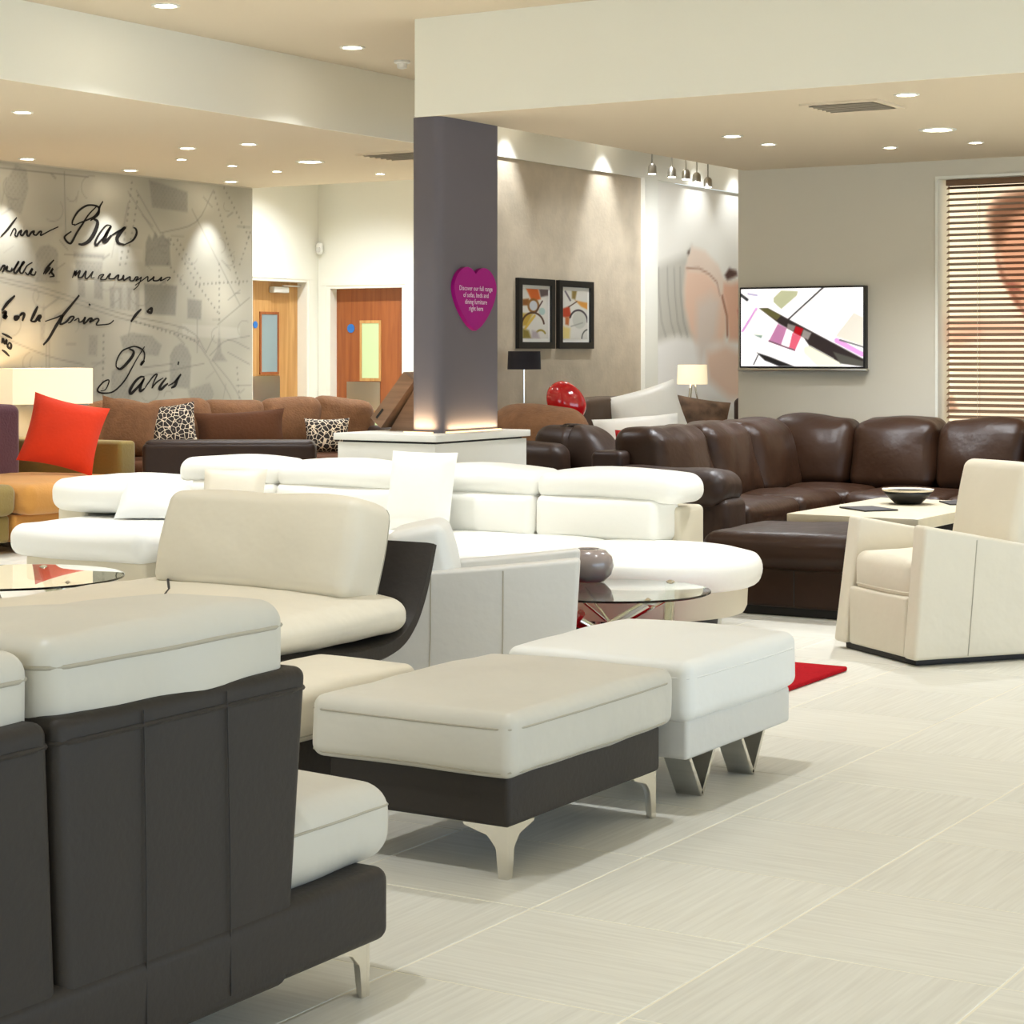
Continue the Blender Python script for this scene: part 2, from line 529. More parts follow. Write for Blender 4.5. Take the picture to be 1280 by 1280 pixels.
def print_panel(name, ras, fn, material, parent=None, flip=False):
    """ras colours are sRGB 0..255; fn(x, y) -> point"""
    ny, nx = ras.ny, ras.nx
    V = fn(ras.X.ravel(), ras.Y.ravel())
    F = []
    for j in range(ny-1):
        for i in range(nx-1):
            a = j*nx+i
            q = (a, a+1, a+nx+1, a+nx)
            F.append(tuple(reversed(q)) if flip else q)
    me = bpy.data.meshes.new(name)
    me.from_pydata(V.tolist(), [], F)
    at = me.color_attributes.new('print', 'FLOAT_COLOR', 'POINT')
    c = np.clip(ras.c.reshape(-1, 3)/255, 0, 1)
    c = np.where(c <= 0.04045, c/12.92, ((c+0.055)/1.055)**2.4)
    at.data.foreach_set('color', np.concatenate([c, np.ones((len(c), 1))], 1).astype(np.float32).ravel())
    me.update()
    return link(name, me, material, parent)

def ribbon(pts, w, m=5):
    """flat pen stroke through 2-D points (a, b): width swells in the middle"""
    P = smooth_line(pts, m); n = len(P)
    T = np.gradient(P, axis=0); T /= (np.linalg.norm(T, axis=1, keepdims=True)+1e-9)
    N = np.stack([-T[:, 1], T[:, 0]], 1)
    ww = w*(0.55+0.45*np.sin(np.linspace(0, PI, n)))/2
    # pen angle: downstrokes are heavier
    ww = ww*(0.75+0.5*np.abs(T[:, 1]))
    A = P+N*ww[:, None]; B = P-N*ww[:, None]
    F = [(i, i+1, n+i+1, n+i) for i in range(n-1)]
    return np.concatenate([A, B]), F

def text_mesh(s, size):
    cu = bpy.data.curves.new('lettering', 'FONT'); cu.body = s; cu.size = size
    cu.align_x = 'CENTER'; cu.align_y = 'CENTER'; cu.resolution_u = 2
    o = bpy.data.objects.new('lettering', cu); COL.objects.link(o)
    dg = bpy.context.evaluated_depsgraph_get()
    me = bpy.data.meshes.new_from_object(o.evaluated_get(dg))
    v = np.array([q.co[:] for q in me.vertices]); f = [tuple(p.vertices) for p in me.polygons]
    bpy.data.objects.remove(o); bpy.data.curves.remove(cu); bpy.data.meshes.remove(me)
    return v, f

# ------------------------------------------------------------------ the room
ZC, ZL, ZR = 3.35, 2.90, 2.78     # high ceiling, low ceiling over the mural side, low ceiling over the television side
TS, TX, TY = 0.6015, -2.011, 4.340

floor = struct('floor', box(-13.2, 5.2, -4.6, 19.2, -0.12, -0.0012), M_GROUT, 'pale cream stone tiled showroom floor', 'floor')
def tile_geo():
    h = TS/2-0.0024; c = 0.002
    v = [(-h, -h, -0.004), (h, -h, -0.004), (h, h, -0.004), (-h, h, -0.004)]
    v += [(-h, -h, -c), (h, -h, -c), (h, h, -c), (-h, h, -c)]
    q = h-c
    v += [(-q, -q, 0), (q, -q, 0), (q, q, 0), (-q, q, 0)]
    f = [(0, 3, 2, 1), (8, 9, 10, 11)]
    for a in (0, 4):
        f += [(a+i, a+(i+1) % 4, a+4+(i+1) % 4, a+4+i) for i in range(4)]
    return v, f
tile_me = mesh('tile', *tile_geo(), smooth=False)
tile_me.materials.append(M_TILE)
fx, fy = -math.sin(math.radians(31.6)), math.cos(math.radians(31.6))
n_t = 0
for i in range(-18, 8):
    for j in range(-6, 20):
        x = TX+(i+0.5)*TS; y = TY+(j+0.5)*TS
        d = x*fx+y*fy; s = x*fy-y*fx
        if d < 3.2 or d > 15 or abs(s) > 0.27*d+0.75 or n_t >= 300: continue
        t = bpy.data.objects.new('tile', tile_me); COL.objects.link(t)
        t.location = (x, y, 0); t.rotation_euler = (0, 0, (PI/2 if (i+j) % 2 else 0)+(PI if random.random() < 0.5 else 0))
        t.parent = floor; n_t += 1

struct('ceiling', box(-13.2, 5.2, -4.6, 19.2, ZC, ZC+0.1), M_CEIL, 'high cream painted ceiling', 'ceiling')
struct('ceiling_soffit_mural', box(-12.6, -8.2, -4.6, 14.55, ZL, ZC), M_CEIL, 'lowered cream ceiling over the mural side', 'ceiling')
struct('trim_1', box(-8.2, -8.185, -4.6, 14.62, ZL-0.004, ZC), M_BULK, 'off white bulkhead face of the lowered ceiling by the mural', 'bulkhead')
struct('ceiling_soffit_television', merge(box(-6.69, 5.2, 9.80, 10.5, ZR, ZC), box(-6.56, 5.2, 10.5, 14.06, ZR, ZC)), M_CEIL,
       'lowered cream ceiling in front of the television wall', 'ceiling')
struct('trim_2', box(-6.69, 5.2, 9.785, 9.80, ZR-0.004, ZC), M_BULK, 'off white bulkhead face above the purple grey column', 'bulkhead')
struct('trim_3', box(-8.2, -8.185, 14.62, 19.0, ZL, ZC), M_WALLW, 'cream upper wall above the bare legs photo mural', 'wall')

# walls
struct('wall_mural', box(-12.6, -11.72, -4.6, 14.5, 0, ZL), M_WALLG, 'wall behind the grey script mural', 'wall')
wa = struct('wall_doors', merge(box(-12.7, -12.4, 14.5, 15.30, 0, ZC), box(-12.7, -12.4, 15.30, 16.24, 2.13, ZC), box(-12.7, -12.4, 16.24, 16.4, 0, ZC)),
            M_WALLW, 'white wall with the oak door beside the mural', 'wall')
wb = struct('wall_back', merge(box(-12.7, -12.30, 16.4, 16.7, 0, ZC), box(-12.30, -11.30, 16.4, 16.7, 2.07, ZC), box(-11.30, -8.5, 16.4, 16.7, 0, ZC)),
            M_WALLW, 'white wall with the cherry wood door', 'wall')
struct('wall_beige', box(-8.28, -8.2, 12.9, 15.46, 0, ZL), M_PLASTER, 'beige textured wallpaper wall behind the column', 'wall')
struct('wall_stub', box(-8.5, -8.16, 15.46, 15.70, 0, ZL), M_WALLW, 'narrow cream pier between beige wallpaper and photo mural', 'wall')
struct('wall_photo', box(-8.5, -8.21, 15.70, 19.0, 0, ZL), M_WALLW, 'wall behind the bare legs photo mural', 'wall')
struct('wall_far', box(-8.5, 5.2, 18.8, 19.2, 0, ZC), M_WALLW, 'far white wall', 'wall')
struct('wall_television', merge(box(-6.61, -5.04, 14.05, 14.35, 0, ZC), box(-5.04, -3.0, 14.05, 14.35, 2.665, ZC), box(-5.04, -3.0, 14.05, 14.35, 0, 0.6),
       box(-3.0, 5.2, 14.05, 14.35, 0, ZC)), M_WALLG, 'warm grey wall that carries the television', 'wall')
struct('wall_right', merge(box(4.7, 5.2, -4.6, 0.0, 0, ZC), box(4.7, 5.2, 11.2, 14.05, 0, ZC), box(4.7, 5.2, 0, 11.2, 2.7, ZC), box(4.7, 5.2, 0, 11.2, 0, 0.3)), M_WALLW,
       'white wall around the assumed long shopfront window', 'wall')  # window opening assumed, left for the side daylight
struct('wall_front', merge(box(-12.6, -8.0, -4.6, -4.1, 0, ZC), box(1.0, 5.2, -4.6, -4.1, 0, ZC), box(-8.0, 1.0, -4.6, -4.1, 2.7, ZC), box(-8.0, 1.0, -4.6, -4.1, 0, 0.3)), M_WALLW,
       'white wall around the assumed front shop window', 'wall')  # opening of the assumed window behind the camera

# ---- column, plinth
def round_rect(x0, x1, y0, y1, r, z0, z1, seg=8):
    out = []
    for cx, cy, a0 in ((x1-r, y0+r, -PI/2), (x1-r, y1-r, 0), (x0+r, y1-r, PI/2), (x0+r, y0+r, PI)):
        for k in range(seg+1):
            a = a0+PI/2*k/seg; out.append((cx+r*math.cos(a), cy+r*math.sin(a)))
    return prism(out, (0, 0, z0), (1, 0, 0), (0, 1, 0), (0, 0, z1-z0))
v, f = round_rect(-6.765, -6.55, 9.84, 10.52, 0.06, 0.9, ZR)
col = struct('column', (v, f), M_COLUMN, 'purple grey painted column with rounded corner', 'column', smooth=True)
pl = thing('column_plinth', 'white boxed plinth around the foot of the purple grey column', 'plinth', (-6.78, 10.1, 0))
part('body', box(-7.12, -6.43, 9.61, 10.62, 0, 0.865), M_PLINTH, pl, smooth=False)
part('shadow_gap', box(-7.10, -6.45, 9.63, 10.60, 0.865, 0.878), M_DARK, pl, smooth=False)
part('top', bb(-7.14, -6.41, 9.59, 10.64, 0.878, 0.918, r=0.004, n=(1, 1, 1), k=1), M_PLINTH, pl)
part('light_strip', merge(box(-6.55, -6.535, 9.90, 10.50, 0.918, 0.926), box(-6.78, -6.58, 9.80, 9.815, 0.918, 0.926)), M_LED, pl, smooth=False)
for k, (lx, ly, sx, sy) in enumerate(((-6.53, 10.2, 0.02, 0.55), (-6.68, 9.80, 0.22, 0.02))):
    o = area('strip_light', (lx, ly, 0.935), (PI, 0, 0), sx, sy, 1.3, (1.0, 0.70, 0.38))
    o.parent = pl; o.location = Vector((lx, ly, 0.935))-pl.location

# heart sign on the column
def heart():
    h = [(0, 0.885), (0.05, 0.935), (0.12, 0.972), (0.22, 0.985), (0.34, 0.94), (0.44, 0.84), (0.495, 0.70), (0.475, 0.54), (0.395, 0.37), (0.27, 0.20), (0.13, 0.07), (0.0, 0.0)]
    a = [tuple(q) for q in smooth_line(h, 4)]
    return [(x, y-0.5) for x, y in a]+[(-x, y-0.5) for x, y in a[-2:0:-1]]
hs = thing('heart_sign', 'magenta heart shaped sign with white text on the column', 'sign', (-6.54, 10.19, 1.72))
hp = [(a*0.47, b*0.385) for a, b in heart()]
part('board', prism(hp, (-6.553, 10.19, 1.715), (0, 1, 0), (0, 0, 1), (0.03, 0, 0)), M_MAGENTA, hs, sharp=60)
for k, s in enumerate(('Discover our full range', 'of sofas, beds and', 'dining furniture', 'right here')):
    v, f = text_mesh(s, 0.046)
    v = np.stack([np.full(len(v), -6.5215), 10.19+v[:, 0]*0.86, 1.775-0.040*k+v[:, 1]*0.9], 1)
    part('lettering', (v, f), M_TEXTW, hs, smooth=False)

# ---- mural wallpaper with script
STROKES=[(1.5,[(1138,230),(1144,235),(1150,241),(1155,246)]),(1.5,[(1148,231),(1151,236),(1153,237),(1154,235),(1153,232),(1155,231),(1157,234),(1160,236),(1159,233),(1161,232),(1164,235),(1166,236),(1166,233),(1168,232),(1171,235),(1174,236),(1173,234),(1176,233),(1180,236),(1182,236),(1181,233),(1186,235),(1193,238),(1201,241)]),(1.6,[(1245,260),(1236,253),(1229,245),(1222,237),(1217,230),(1214,228),(1210,230),(1208,233),(1212,236),(1216,238)]),(1.6,[(1220,244),(1217,244),(1218,248),(1224,255),(1233,260),(1241,261),(1247,260),(1248,257),(1243,252),(1236,249),(1227,246),(1219,243)]),(1.6,[(1253,265),(1249,260),(1248,255),(1245,252),(1238,248)]),(2.9,[(1241,250),(1246,248),(1246,244),(1242,237),(1236,231),(1229,228),(1224,228)]),(2.9,[(1263,245),(1258,239),(1254,232),(1257,232),(1263,237)]),(2.9,[(1281,244),(1279,244),(1274,240),(1270,235),(1272,231),(1279,230)]),(1.7,[(1263,245),(1257,245),(1249,238),(1244,231),(1245,228),(1249,231),(1256,237),(1262,244)]),(1.7,[(1263,237),(1272,241),(1279,244)]),(1.7,[(1279,230),(1289,234),(1294,240),(1293,244),(1290,245)]),(1.6,[(1137,203),(1140,207),(1142,207),(1141,204),(1139,202)]),(1.6,[(1142,204),(1145,207),(1144,204),(1148,203),(1150,206)]),(1.6,[(1149,203),(1155,208),(1157,211),(1156,210),(1152,204),(1154,202),(1160,208),(1163,211),(1161,210),(1158,204),(1161,202),(1166,208),(1172,211)]),(1.6,[(1164,203),(1167,201),(1170,204),(1172,206),(1170,202),(1174,201),(1176,204)]),(1.6,[(1184,202),(1189,208),(1196,214)]),(1.6,[(1186,202),(1190,206),(1192,208)]),(1.6,[(1190,202),(1195,207),(1193,204),(1196,201),(1191,200)]),(1.3,[(1217,200),(1220,206),(1219,203),(1222,206),(1220,202),(1224,205),(1226,206),(1224,201),(1228,201),(1231,204),(1233,206),(1232,201),(1234,200),(1238,203),(1241,206),(1239,201),(1243,201)]),(1.3,[(1247,200),(1249,203),(1254,204),(1250,200),(1256,200),(1259,203),(1262,205),(1260,201),(1266,201),(1269,203),(1272,204),(1271,200),(1276,201),(1278,204),(1278,200),(1283,202),(1286,203),(1286,200),(1290,200),(1293,203),(1296,203),(1293,200),(1298,202),(1300,203),(1296,196),(1290,192)]),(1.3,[(1292,196),(1302,201),(1308,204),(1308,200),(1313,202),(1316,204),(1315,201),(1321,201),(1326,204),(1324,201),(1328,202),(1333,204),(1337,204),(1333,201)]),(2.2,[(1139,172),(1145,178),(1153,184)]),(2.2,[(1139,170),(1143,171),(1140,166)]),(2.2,[(1144,171),(1142,166),(1145,168)]),(2.2,[(1156,168),(1153,167),(1154,165),(1157,167),(1156,168)]),(2.2,[(1158,168),(1161,170),(1163,169),(1161,164)]),(2.2,[(1170,164),(1174,170),(1178,176)]),(2.2,[(1170,164),(1175,164),(1179,168),(1181,168),(1179,165),(1181,164)]),(2.2,[(1225,186),(1215,177),(1206,169),(1198,160),(1190,150),(1184,145)]),(2.2,[(1236,179),(1238,178)]),(2.2,[(1300,176),(1293,171),(1287,165)]),(2.2,[(1308,175),(1313,177),(1312,173),(1308,174),(1308,175)]),(1.5,[(1186,164),(1198,167),(1206,169),(1203,162),(1210,164),(1215,168),(1219,168),(1215,164),(1212,163)]),(1.5,[(1219,165),(1224,167),(1225,164),(1229,165),(1232,168),(1230,163),(1233,164),(1237,167),(1240,167),(1237,164),(1245,167),(1248,166),(1245,162),(1252,162),(1261,163),(1266,166)]),(1.7,[(1139,154),(1145,152),(1150,150)]),(1.7,[(1139,146),(1140,150),(1142,146),(1144,149),(1144,145)]),(1.7,[(1147,147),(1149,145),(1148,142),(1145,144),(1147,147)]),(1.7,[(1139,141),(1143,139),(1147,136)]),(1.3,[(1273,125),(1269,127),(1270,133),(1276,140),(1285,143),(1292,144),(1300,142),(1304,138),(1303,132),(1299,128)]),(1.3,[(1304,144),(1294,133),(1290,128),(1286,123),(1281,117),(1274,111),(1265,106),(1256,105),(1248,106),(1247,109),(1253,114),(1259,116),(1260,114),(1256,108),(1250,107)]),(1.3,[(1304,108),(1310,114),(1316,119),(1320,120),(1316,114),(1313,108)]),(1.3,[(1313,108),(1319,113),(1328,117)]),(1.3,[(1334,110),(1342,113),(1351,120)]),(2.3,[(1285,142),(1290,140),(1289,136),(1281,129),(1274,125),(1270,126)]),(2.3,[(1304,132),(1301,130),(1299,128)]),(2.3,[(1304,118),(1299,118),(1292,114),(1286,107),(1287,104),(1292,107),(1299,112),(1304,117)]),(2.3,[(1304,117),(1299,110),(1299,106),(1304,108)]),(2.3,[(1332,117),(1326,112),(1323,108),(1325,107),(1330,110),(1334,112)]),(2.3,[(1351,120),(1346,115),(1343,110),(1338,108)]),(2.3,[(1348,131),(1347,128)])]
POLYS=[(0.3,[(1310,287),(1360,280),(1360,262),(1314,264)]),(0.38,[(1306,233),(1310,240),(1314,236),(1318,243),(1322,238),(1328,242),(1332,237),(1336,239),(1338,214),(1305,213)]),(0.42,[(1304,198),(1346,197),(1344,171),(1305,172)]),(0.36,[(1360,186),(1379,185),(1378,168),(1360,169)]),(0.3,[(1219,221),(1255,221),(1255,217),(1219,217)]),(0.22,[(1221,215),(1253,215),(1252,203),(1222,203)]),(0.3,[(1224,202),(1232,202),(1232,184),(1224,185)]),(0.3,[(1243,202),(1253,202),(1253,183),(1243,184)]),(0.24,[(1176,218),(1181,224),(1190,226),(1199,223),(1201,219),(1200,196),(1176,197)]),(0.25,[(1261,194),(1298,194),(1298,174),(1262,176)]),(-0.25,[(1267,176),(1267,189),(1270,192),(1273,189),(1273,176)]),(-0.25,[(1276,176),(1276,192),(1280,197),(1283,192),(1283,175)]),(-0.25,[(1287,175),(1287,188),(1290,192),(1293,188),(1293,175)]),(0.28,[(1337,136),(1342,143),(1351,147),(1360,143),(1365,135),(1363,107),(1337,109)]),(0.3,[(1403,164),(1406,139),(1414,131),(1392,131),(1400,141)]),(0.26,[(1274,152),(1289,156),(1314,153),(1326,145),(1322,136),(1279,139)]),(0.22,[(1360,106),(1390,112),(1396,102),(1390,93),(1364,97)]),(0.2,[(1154,288),(1166,285),(1168,270),(1160,249),(1146,252),(1142,272)]),(0.22,[(1264,123),(1282,131),(1286,99),(1262,99)]),(-0.18,[(1272,228),(1302,227),(1302,216),(1272,216)]),(-0.22,[(1353,164),(1432,161),(1432,151),(1353,153)]),(0.18,[(1185,178),(1187,162),(1185,149),(1181,149),(1181,165)]),(0.2,[(1237,153),(1247,153),(1246,136),(1236,137)])]
LINES=[(1.0,0.35,0,[(1137,195),(1190,186),(1274,168),(1360,153),(1390,132)]),(1.0,0.35,0,[(1137,198),(1190,190),(1274,172),(1360,159),(1385,139)]),(1.0,0.35,0,[(1137,152),(1190,136),(1231,129)]),(1.0,0.35,0,[(1324,242),(1371,254),(1395,284)]),(1.0,0.35,0,[(1401,164),(1446,189)]),(1.0,0.35,0,[(1284,275),(1320,239)]),(1.0,0.35,0,[(1294,277),(1324,243)]),(1.0,0.35,0,[(1390,131),(1415,103),(1423,89)]),(1.0,0.35,0,[(1394,132),(1421,110),(1438,90)]),(1.0,0.35,0,[(1390,136),(1415,150),(1446,142)]),(1.0,0.35,0,[(1340,129),(1302,126)]),(1.0,0.35,0,[(1137,284),(1236,284)]),(1.0,0.35,0,[(1208,286),(1210,231)]),(1.0,0.35,0,[(1366,265),(1432,182)]),(1.0,0.35,0,[(1385,139),(1396,154)]),(1.0,0.35,0,[(1304,119),(1382,129)]),(1.0,0.35,0,[(1203,230),(1212,223)]),(1.0,0.35,0,[(1176,196),(1203,196)]),(1.0,0.35,0,[(1243,226),(1245,232)]),(1.0,0.35,0,[(1373,168),(1373,139)]),(1.0,0.35,0,[(1191,149),(1191,126),(1188,126),(1188,149)]),(1.0,0.35,0,[(1415,150),(1446,154)]),(1.0,0.35,0,[(1415,139),(1446,128)]),(1.0,0.35,0,[(1377,97),(1432,92)]),(1.2,0.4,1,[(1274,213),(1282,248),(1289,285)]),(1.2,0.4,1,[(1281,214),(1290,245),(1297,276)]),(1.2,0.4,1,[(1338,237),(1371,202),(1402,174)]),(1.2,0.4,1,[(1347,237),(1379,203)]),(1.2,0.4,1,[(1410,287),(1447,242)]),(1.2,0.4,1,[(1396,282),(1414,240),(1432,198)]),(1.2,0.4,1,[(1371,199),(1444,204)]),(1.2,0.4,1,[(1294,165),(1377,148)]),(1.2,0.4,1,[(1403,218),(1403,164)]),(1.2,0.4,1,[(1334,216),(1371,187)]),(1.2,0.4,1,[(1432,219),(1447,249)]),(1.2,0.4,1,[(1428,125),(1432,92)]),(1.2,0.4,1,[(1254,153),(1253,99)])]

ras = Raster(1120, 1450, 0, 289, 300, 232, (172, 167, 152))
rng = np.random.default_rng(3)
nz = np.zeros((ras.ny, ras.nx))
for k in range(40):
    a = rng.uniform(0, 6.28); fq = rng.uniform(0.015, 0.12)
    nz += np.sin((ras.X*math.cos(a)+ras.Y*math.sin(a))*fq+rng.uniform(0, 6.28))/math.sqrt(40)
ras.c *= (1+0.05*nz)[..., None]
GREY = (112, 110, 104); PALE = (206, 203, 192)
for a, p in POLYS:
    ras.poly(p, GREY if a > 0 else PALE, abs(a)*1.3, soft=1.2)
    if a > 0:
        k = ras.inside(p) & (np.sin(ras.X*1.3)*np.sin(ras.Y*1.1) > 0.35)
        ras.mixin(k*0.10, (86, 84, 80))
for w, a, dotted, p in LINES:
    if dotted:
        P_ = smooth_line(p, 10)
        L_ = np.concatenate([[0], np.cumsum(np.hypot(*np.diff(P_, axis=0).T))])
        for s_ in np.arange(0, L_[-1], 5.5):
            ras.ell(np.interp(s_, L_, P_[:, 0]), np.interp(s_, L_, P_[:, 1]), 1.5, 1.5, (104, 102, 96), 0.6, soft=0.6)
    else:
        ras.line([tuple(q) for q in smooth_line(p, 4)], w, (104, 102, 96), a*1.3)
for k in range(46):            # little lines of street lettering and hatching
    x = rng.uniform(1135, 1445); y = rng.uniform(85, 285); ln = rng.uniform(6, 22); an = rng.choice([0, 0, 0.5, -0.6, 1.3])
    ras.line([(x, y), (x+ln*math.cos(an), y+ln*math.sin(an))], rng.uniform(0.8, 2.2), (120, 117, 110), rng.uniform(0.2, 0.5))
for k in range(30):
    x = rng.uniform(1135, 1445); y = rng.uniform(90, 280); r_ = rng.uniform(5, 14); a0 = rng.uniform(0, 6.28)
    ras.line([(x+r_*math.cos(a0+q*0.35), y+r_*0.8*math.sin(a0+q*0.35)) for q in range(9)], 0.9, (118, 115, 108), 0.4)
mu = tag(print_panel('map_wallpaper', ras, lambda a, b: np.stack([np.full(len(a), -11.716), a/100, b/100], 1), attr_mat('wallpaper_print', 0.5, spec=0.35)),
         'grey wallpaper mural with old city map sketches and black handwriting', 'wallpaper')
ink = [ribbon(p, w*1.25) for w, p in STROKES]
for q in ink:
    v, f = q
    part('handwriting', (np.stack([np.full(len(v), -11.712), v[:, 0]/100, v[:, 1]/100], 1), f), M_INK, mu, smooth=False)

# ---- doors
d1 = struct('door_1', box(-12.56, -12.51, 15.34, 16.20, 0.01, 2.09), M_OAK, 'oak veneer door beside the mural', 'door')
part('architrave', merge(box(-12.40, -12.385, 15.22, 15.31, 0, 2.119), box(-12.40, -12.385, 16.23, 16.32, 0, 2.119), box(-12.40, -12.384, 15.22, 16.32, 2.12, 2.20)), M_WALLW, d1, smooth=False)
part('door_lining', merge(box(-12.62, -12.39, 15.301, 15.34, 0, 2.09), box(-12.62, -12.39, 16.20, 16.239, 0, 2.09), box(-12.62, -12.39, 15.301, 16.239, 2.091, 2.129)), M_WALLW, d1, smooth=False)
part('vision_frame', merge(box(-12.512, -12.498, 15.59, 15.615, 1.196, 1.764), box(-12.512, -12.498, 15.865, 15.89, 1.196, 1.764), box(-12.512, -12.498, 15.59, 15.89, 1.765, 1.79), box(-12.512, -12.498, 15.59, 15.89, 1.17, 1.195)), M_CHERRY, d1, smooth=False)
part('vision_pane', box(-12.511, -12.503, 15.615, 15.865, 1.195, 1.765), M_PANED, d1, smooth=False)
part('push_plate', box(-12.512, -12.505, 15.46, 15.91, 0.85, 1.155), M_CHROMES, d1, smooth=False)
part('door_sign', lathe([(0.035, 0), (0.035, 0.004)], 16), M_BLUE, d1)
bpy.data.objects['door_sign'].location = (-12.505, 15.52, 1.66); bpy.data.objects['door_sign'].rotation_euler = (0, PI/2, 0)
part('door_closer', merge(bb(-12.51, -12.44, 15.74, 15.98, 1.98, 2.04, r=0.01, n=(1, 1, 1), k=2), box(-12.47, -12.455, 15.9, 16.19, 2.045, 2.058)), M_LTGREY, d1)
d2 = struct('door_2', box(-12.24, -11.36, 16.50, 16.55, 0.01, 2.03), M_CHERRY, 'cherry veneer door with two glazed panels', 'door')
part('architrave', merge(box(-12.38, -12.29, 16.385, 16.40, 0, 2.059), box(-11.31, -11.22, 16.385, 16.40, 0, 2.059), box(-12.38, -11.22, 16.384, 16.40, 2.06, 2.14)), M_WALLW, d2, smooth=False)
part('door_lining', merge(box(-12.299, -12.24, 16.39, 16.6, 0, 2.03), box(-11.36, -11.301, 16.39, 16.6, 0, 2.03), box(-12.299, -11.301, 16.39, 16.6, 2.031, 2.069)), M_WALLW, d2, smooth=False)
for z0, z1 in ((1.13, 1.68), (0.22, 0.775)):
    part('vision_frame', merge(box(-11.945, -11.92, 16.488, 16.502, z0+0.001, z1-0.001), box(-11.71, -11.685, 16.488, 16.502, z0+0.001, z1-0.001),
         box(-11.945, -11.685, 16.488, 16.502, z1, z1+0.03), box(-11.945, -11.685, 16.488, 16.502, z0-0.03, z0)), M_OAK, d2, smooth=False)
    part('vision_pane', box(-11.92, -11.71, 16.493, 16.501, z0, z1), M_PANE, d2, smooth=False)
part('push_plate', box(-12.11, -11.70, 16.493, 16.501, 0.805, 1.092), M_CHROMES, d2, smooth=False)
o = part('door_sign', lathe([(0.045, 0), (0.045, 0.004)], 16), M_BLUE, d2)
o.location = (-12.06, 16.498, 1.63); o.rotation_euler = (PI/2, 0, 0)

# ---- photo mural of bare legs on the far wall (flat print)
ras = Raster(1570, 1878, 0, 289, 150, 150, (233, 229, 218))
ras.poly([(1570, 213), (1597, 220), (1633, 227), (1645, 235), (1633, 207), (1630, 193), (1636, 172), (1651, 153), (1606, 153), (1571, 147)], (198, 194, 182), 1, soft=5)
ras.line([(1580, 213), (1581, 190), (1586, 166), (1594, 153)], 2.2, (158, 154, 142), 0.7)
ras.line([(1597, 214), (1598, 190), (1604, 166), (1612, 153)], 2.2, (158, 154, 142), 0.7)
ras.line([(1610, 214), (1612, 190), (1617, 166), (1625, 153)], 2.2, (158, 154, 142), 0.7)
ras.line([(1622, 215), (1623, 190), (1629, 166), (1637, 153)], 2.2, (158, 154, 142), 0.7)
ras.poly([(1570, 145), (1615, 153), (1657, 149), (1757, 151), (1757, 85), (1570, 89)], (246, 243, 238), 1, soft=4)
ras.poly([(1711, 205), (1730, 204), (1757, 208), (1757, 149), (1724, 150), (1719, 173), (1709, 193)], (232, 184, 156), 1, soft=4)
ras.poly([(1634, 215), (1676, 214), (1701, 202), (1717, 184), (1719, 160), (1711, 149), (1654, 149), (1642, 158), (1631, 180), (1630, 196)], (240, 206, 182), 1, soft=5)
ras.poly([(1634, 216), (1637, 225), (1645, 235), (1673, 232), (1701, 220), (1711, 209), (1707, 195), (1679, 213), (1657, 216)], (232, 212, 194), 1, soft=3)
ras.line([(1635, 215), (1660, 216), (1682, 211), (1698, 204), (1704, 192)], 1.8, (160, 112, 86), 0.7)
ras.poly([(1657, 184), (1685, 193), (1704, 188), (1695, 153), (1663, 128), (1653, 150)], (228, 214, 202), 0.9, soft=8)
ras.line([(1709, 191), (1719, 173), (1720, 155)], 4, (150, 86, 62), 0.7)
ras.poly([(1714, 211), (1724, 218), (1740, 216), (1742, 212), (1730, 209), (1720, 207)], (84, 54, 46), 1, soft=2)
ras.line([(1743, 179), (1747, 168), (1752, 154)], 2.5, (196, 96, 96), 0.7)
ras.poly([(1677, 139), (1717, 146), (1747, 139), (1757, 125), (1757, 93), (1724, 96), (1682, 113), (1676, 128)], (238, 206, 184), 1, soft=6)
ras.poly([(1636, 230), (1642, 233), (1641, 228), (1637, 227)], (110, 96, 84), 1, soft=1)
tag(print_panel('photo_mural', ras, lambda a, b: np.stack([np.full(len(a), -8.205), a/100, b/100], 1), attr_mat('photo_print', 0.55)),
    'large pale photo mural of bare legs and bedding on the far wall', 'poster')

# ---- window with wooden blind and glowing printed film
w1 = struct('window_1', merge(box(-5.04, -5.02, 14.04, 14.35, 0.6, 2.665), box(-5.02, -3.0, 14.04, 14.35, 2.645, 2.665), box(-5.02, -3.0, 14.03, 14.35, 0.58, 0.6)),
            M_WALLW, 'window with white reveal behind the brown corner sofa', 'window')
part('window_frame', merge(box(-5.02, -4.96, 14.27, 14.33, 0.6, 2.645), box(-3.06, -3.0, 14.27, 14.33, 0.6, 2.645), box(-5.02, -3.0, 14.27, 14.33, 2.585, 2.645), box(-5.02, -3.0, 14.27, 14.33, 0.6, 0.66)), M_WALLW, w1, smooth=False)
ras = Raster(-501, -301, 61, 263, 156, 156, (240, 226, 196))
ras.poly([(-471, 245), (-457, 253), (-429, 254), (-378, 246), (-378, 151), (-435, 151), (-449, 174), (-462, 197), (-466, 218)], (206, 150, 116), 1, soft=4)
ras.poly([(-472, 238), (-465, 250), (-449, 255), (-418, 256), (-378, 252), (-378, 232), (-418, 235), (-441, 242), (-454, 236), (-461, 220), (-465, 214), (-470, 225)], (128, 88, 64), 1, soft=4)
ras.poly([(-466, 209), (-459, 194), (-449, 177), (-445, 167), (-452, 174), (-463, 194)], (150, 90, 66), 1, soft=2)
ras.poly([(-457, 191), (-449, 188), (-448, 182), (-455, 184)], (140, 76, 60), 0.9, soft=2)
ras.poly([(-506, 163), (-482, 163), (-446, 159), (-446, 152), (-472, 153), (-494, 144), (-506, 144)], (226, 168, 134), 0.8, soft=4)
ras.poly([(-506, 104), (-499, 108), (-494, 96), (-503, 94)], (170, 126, 98), 0.8, soft=2)
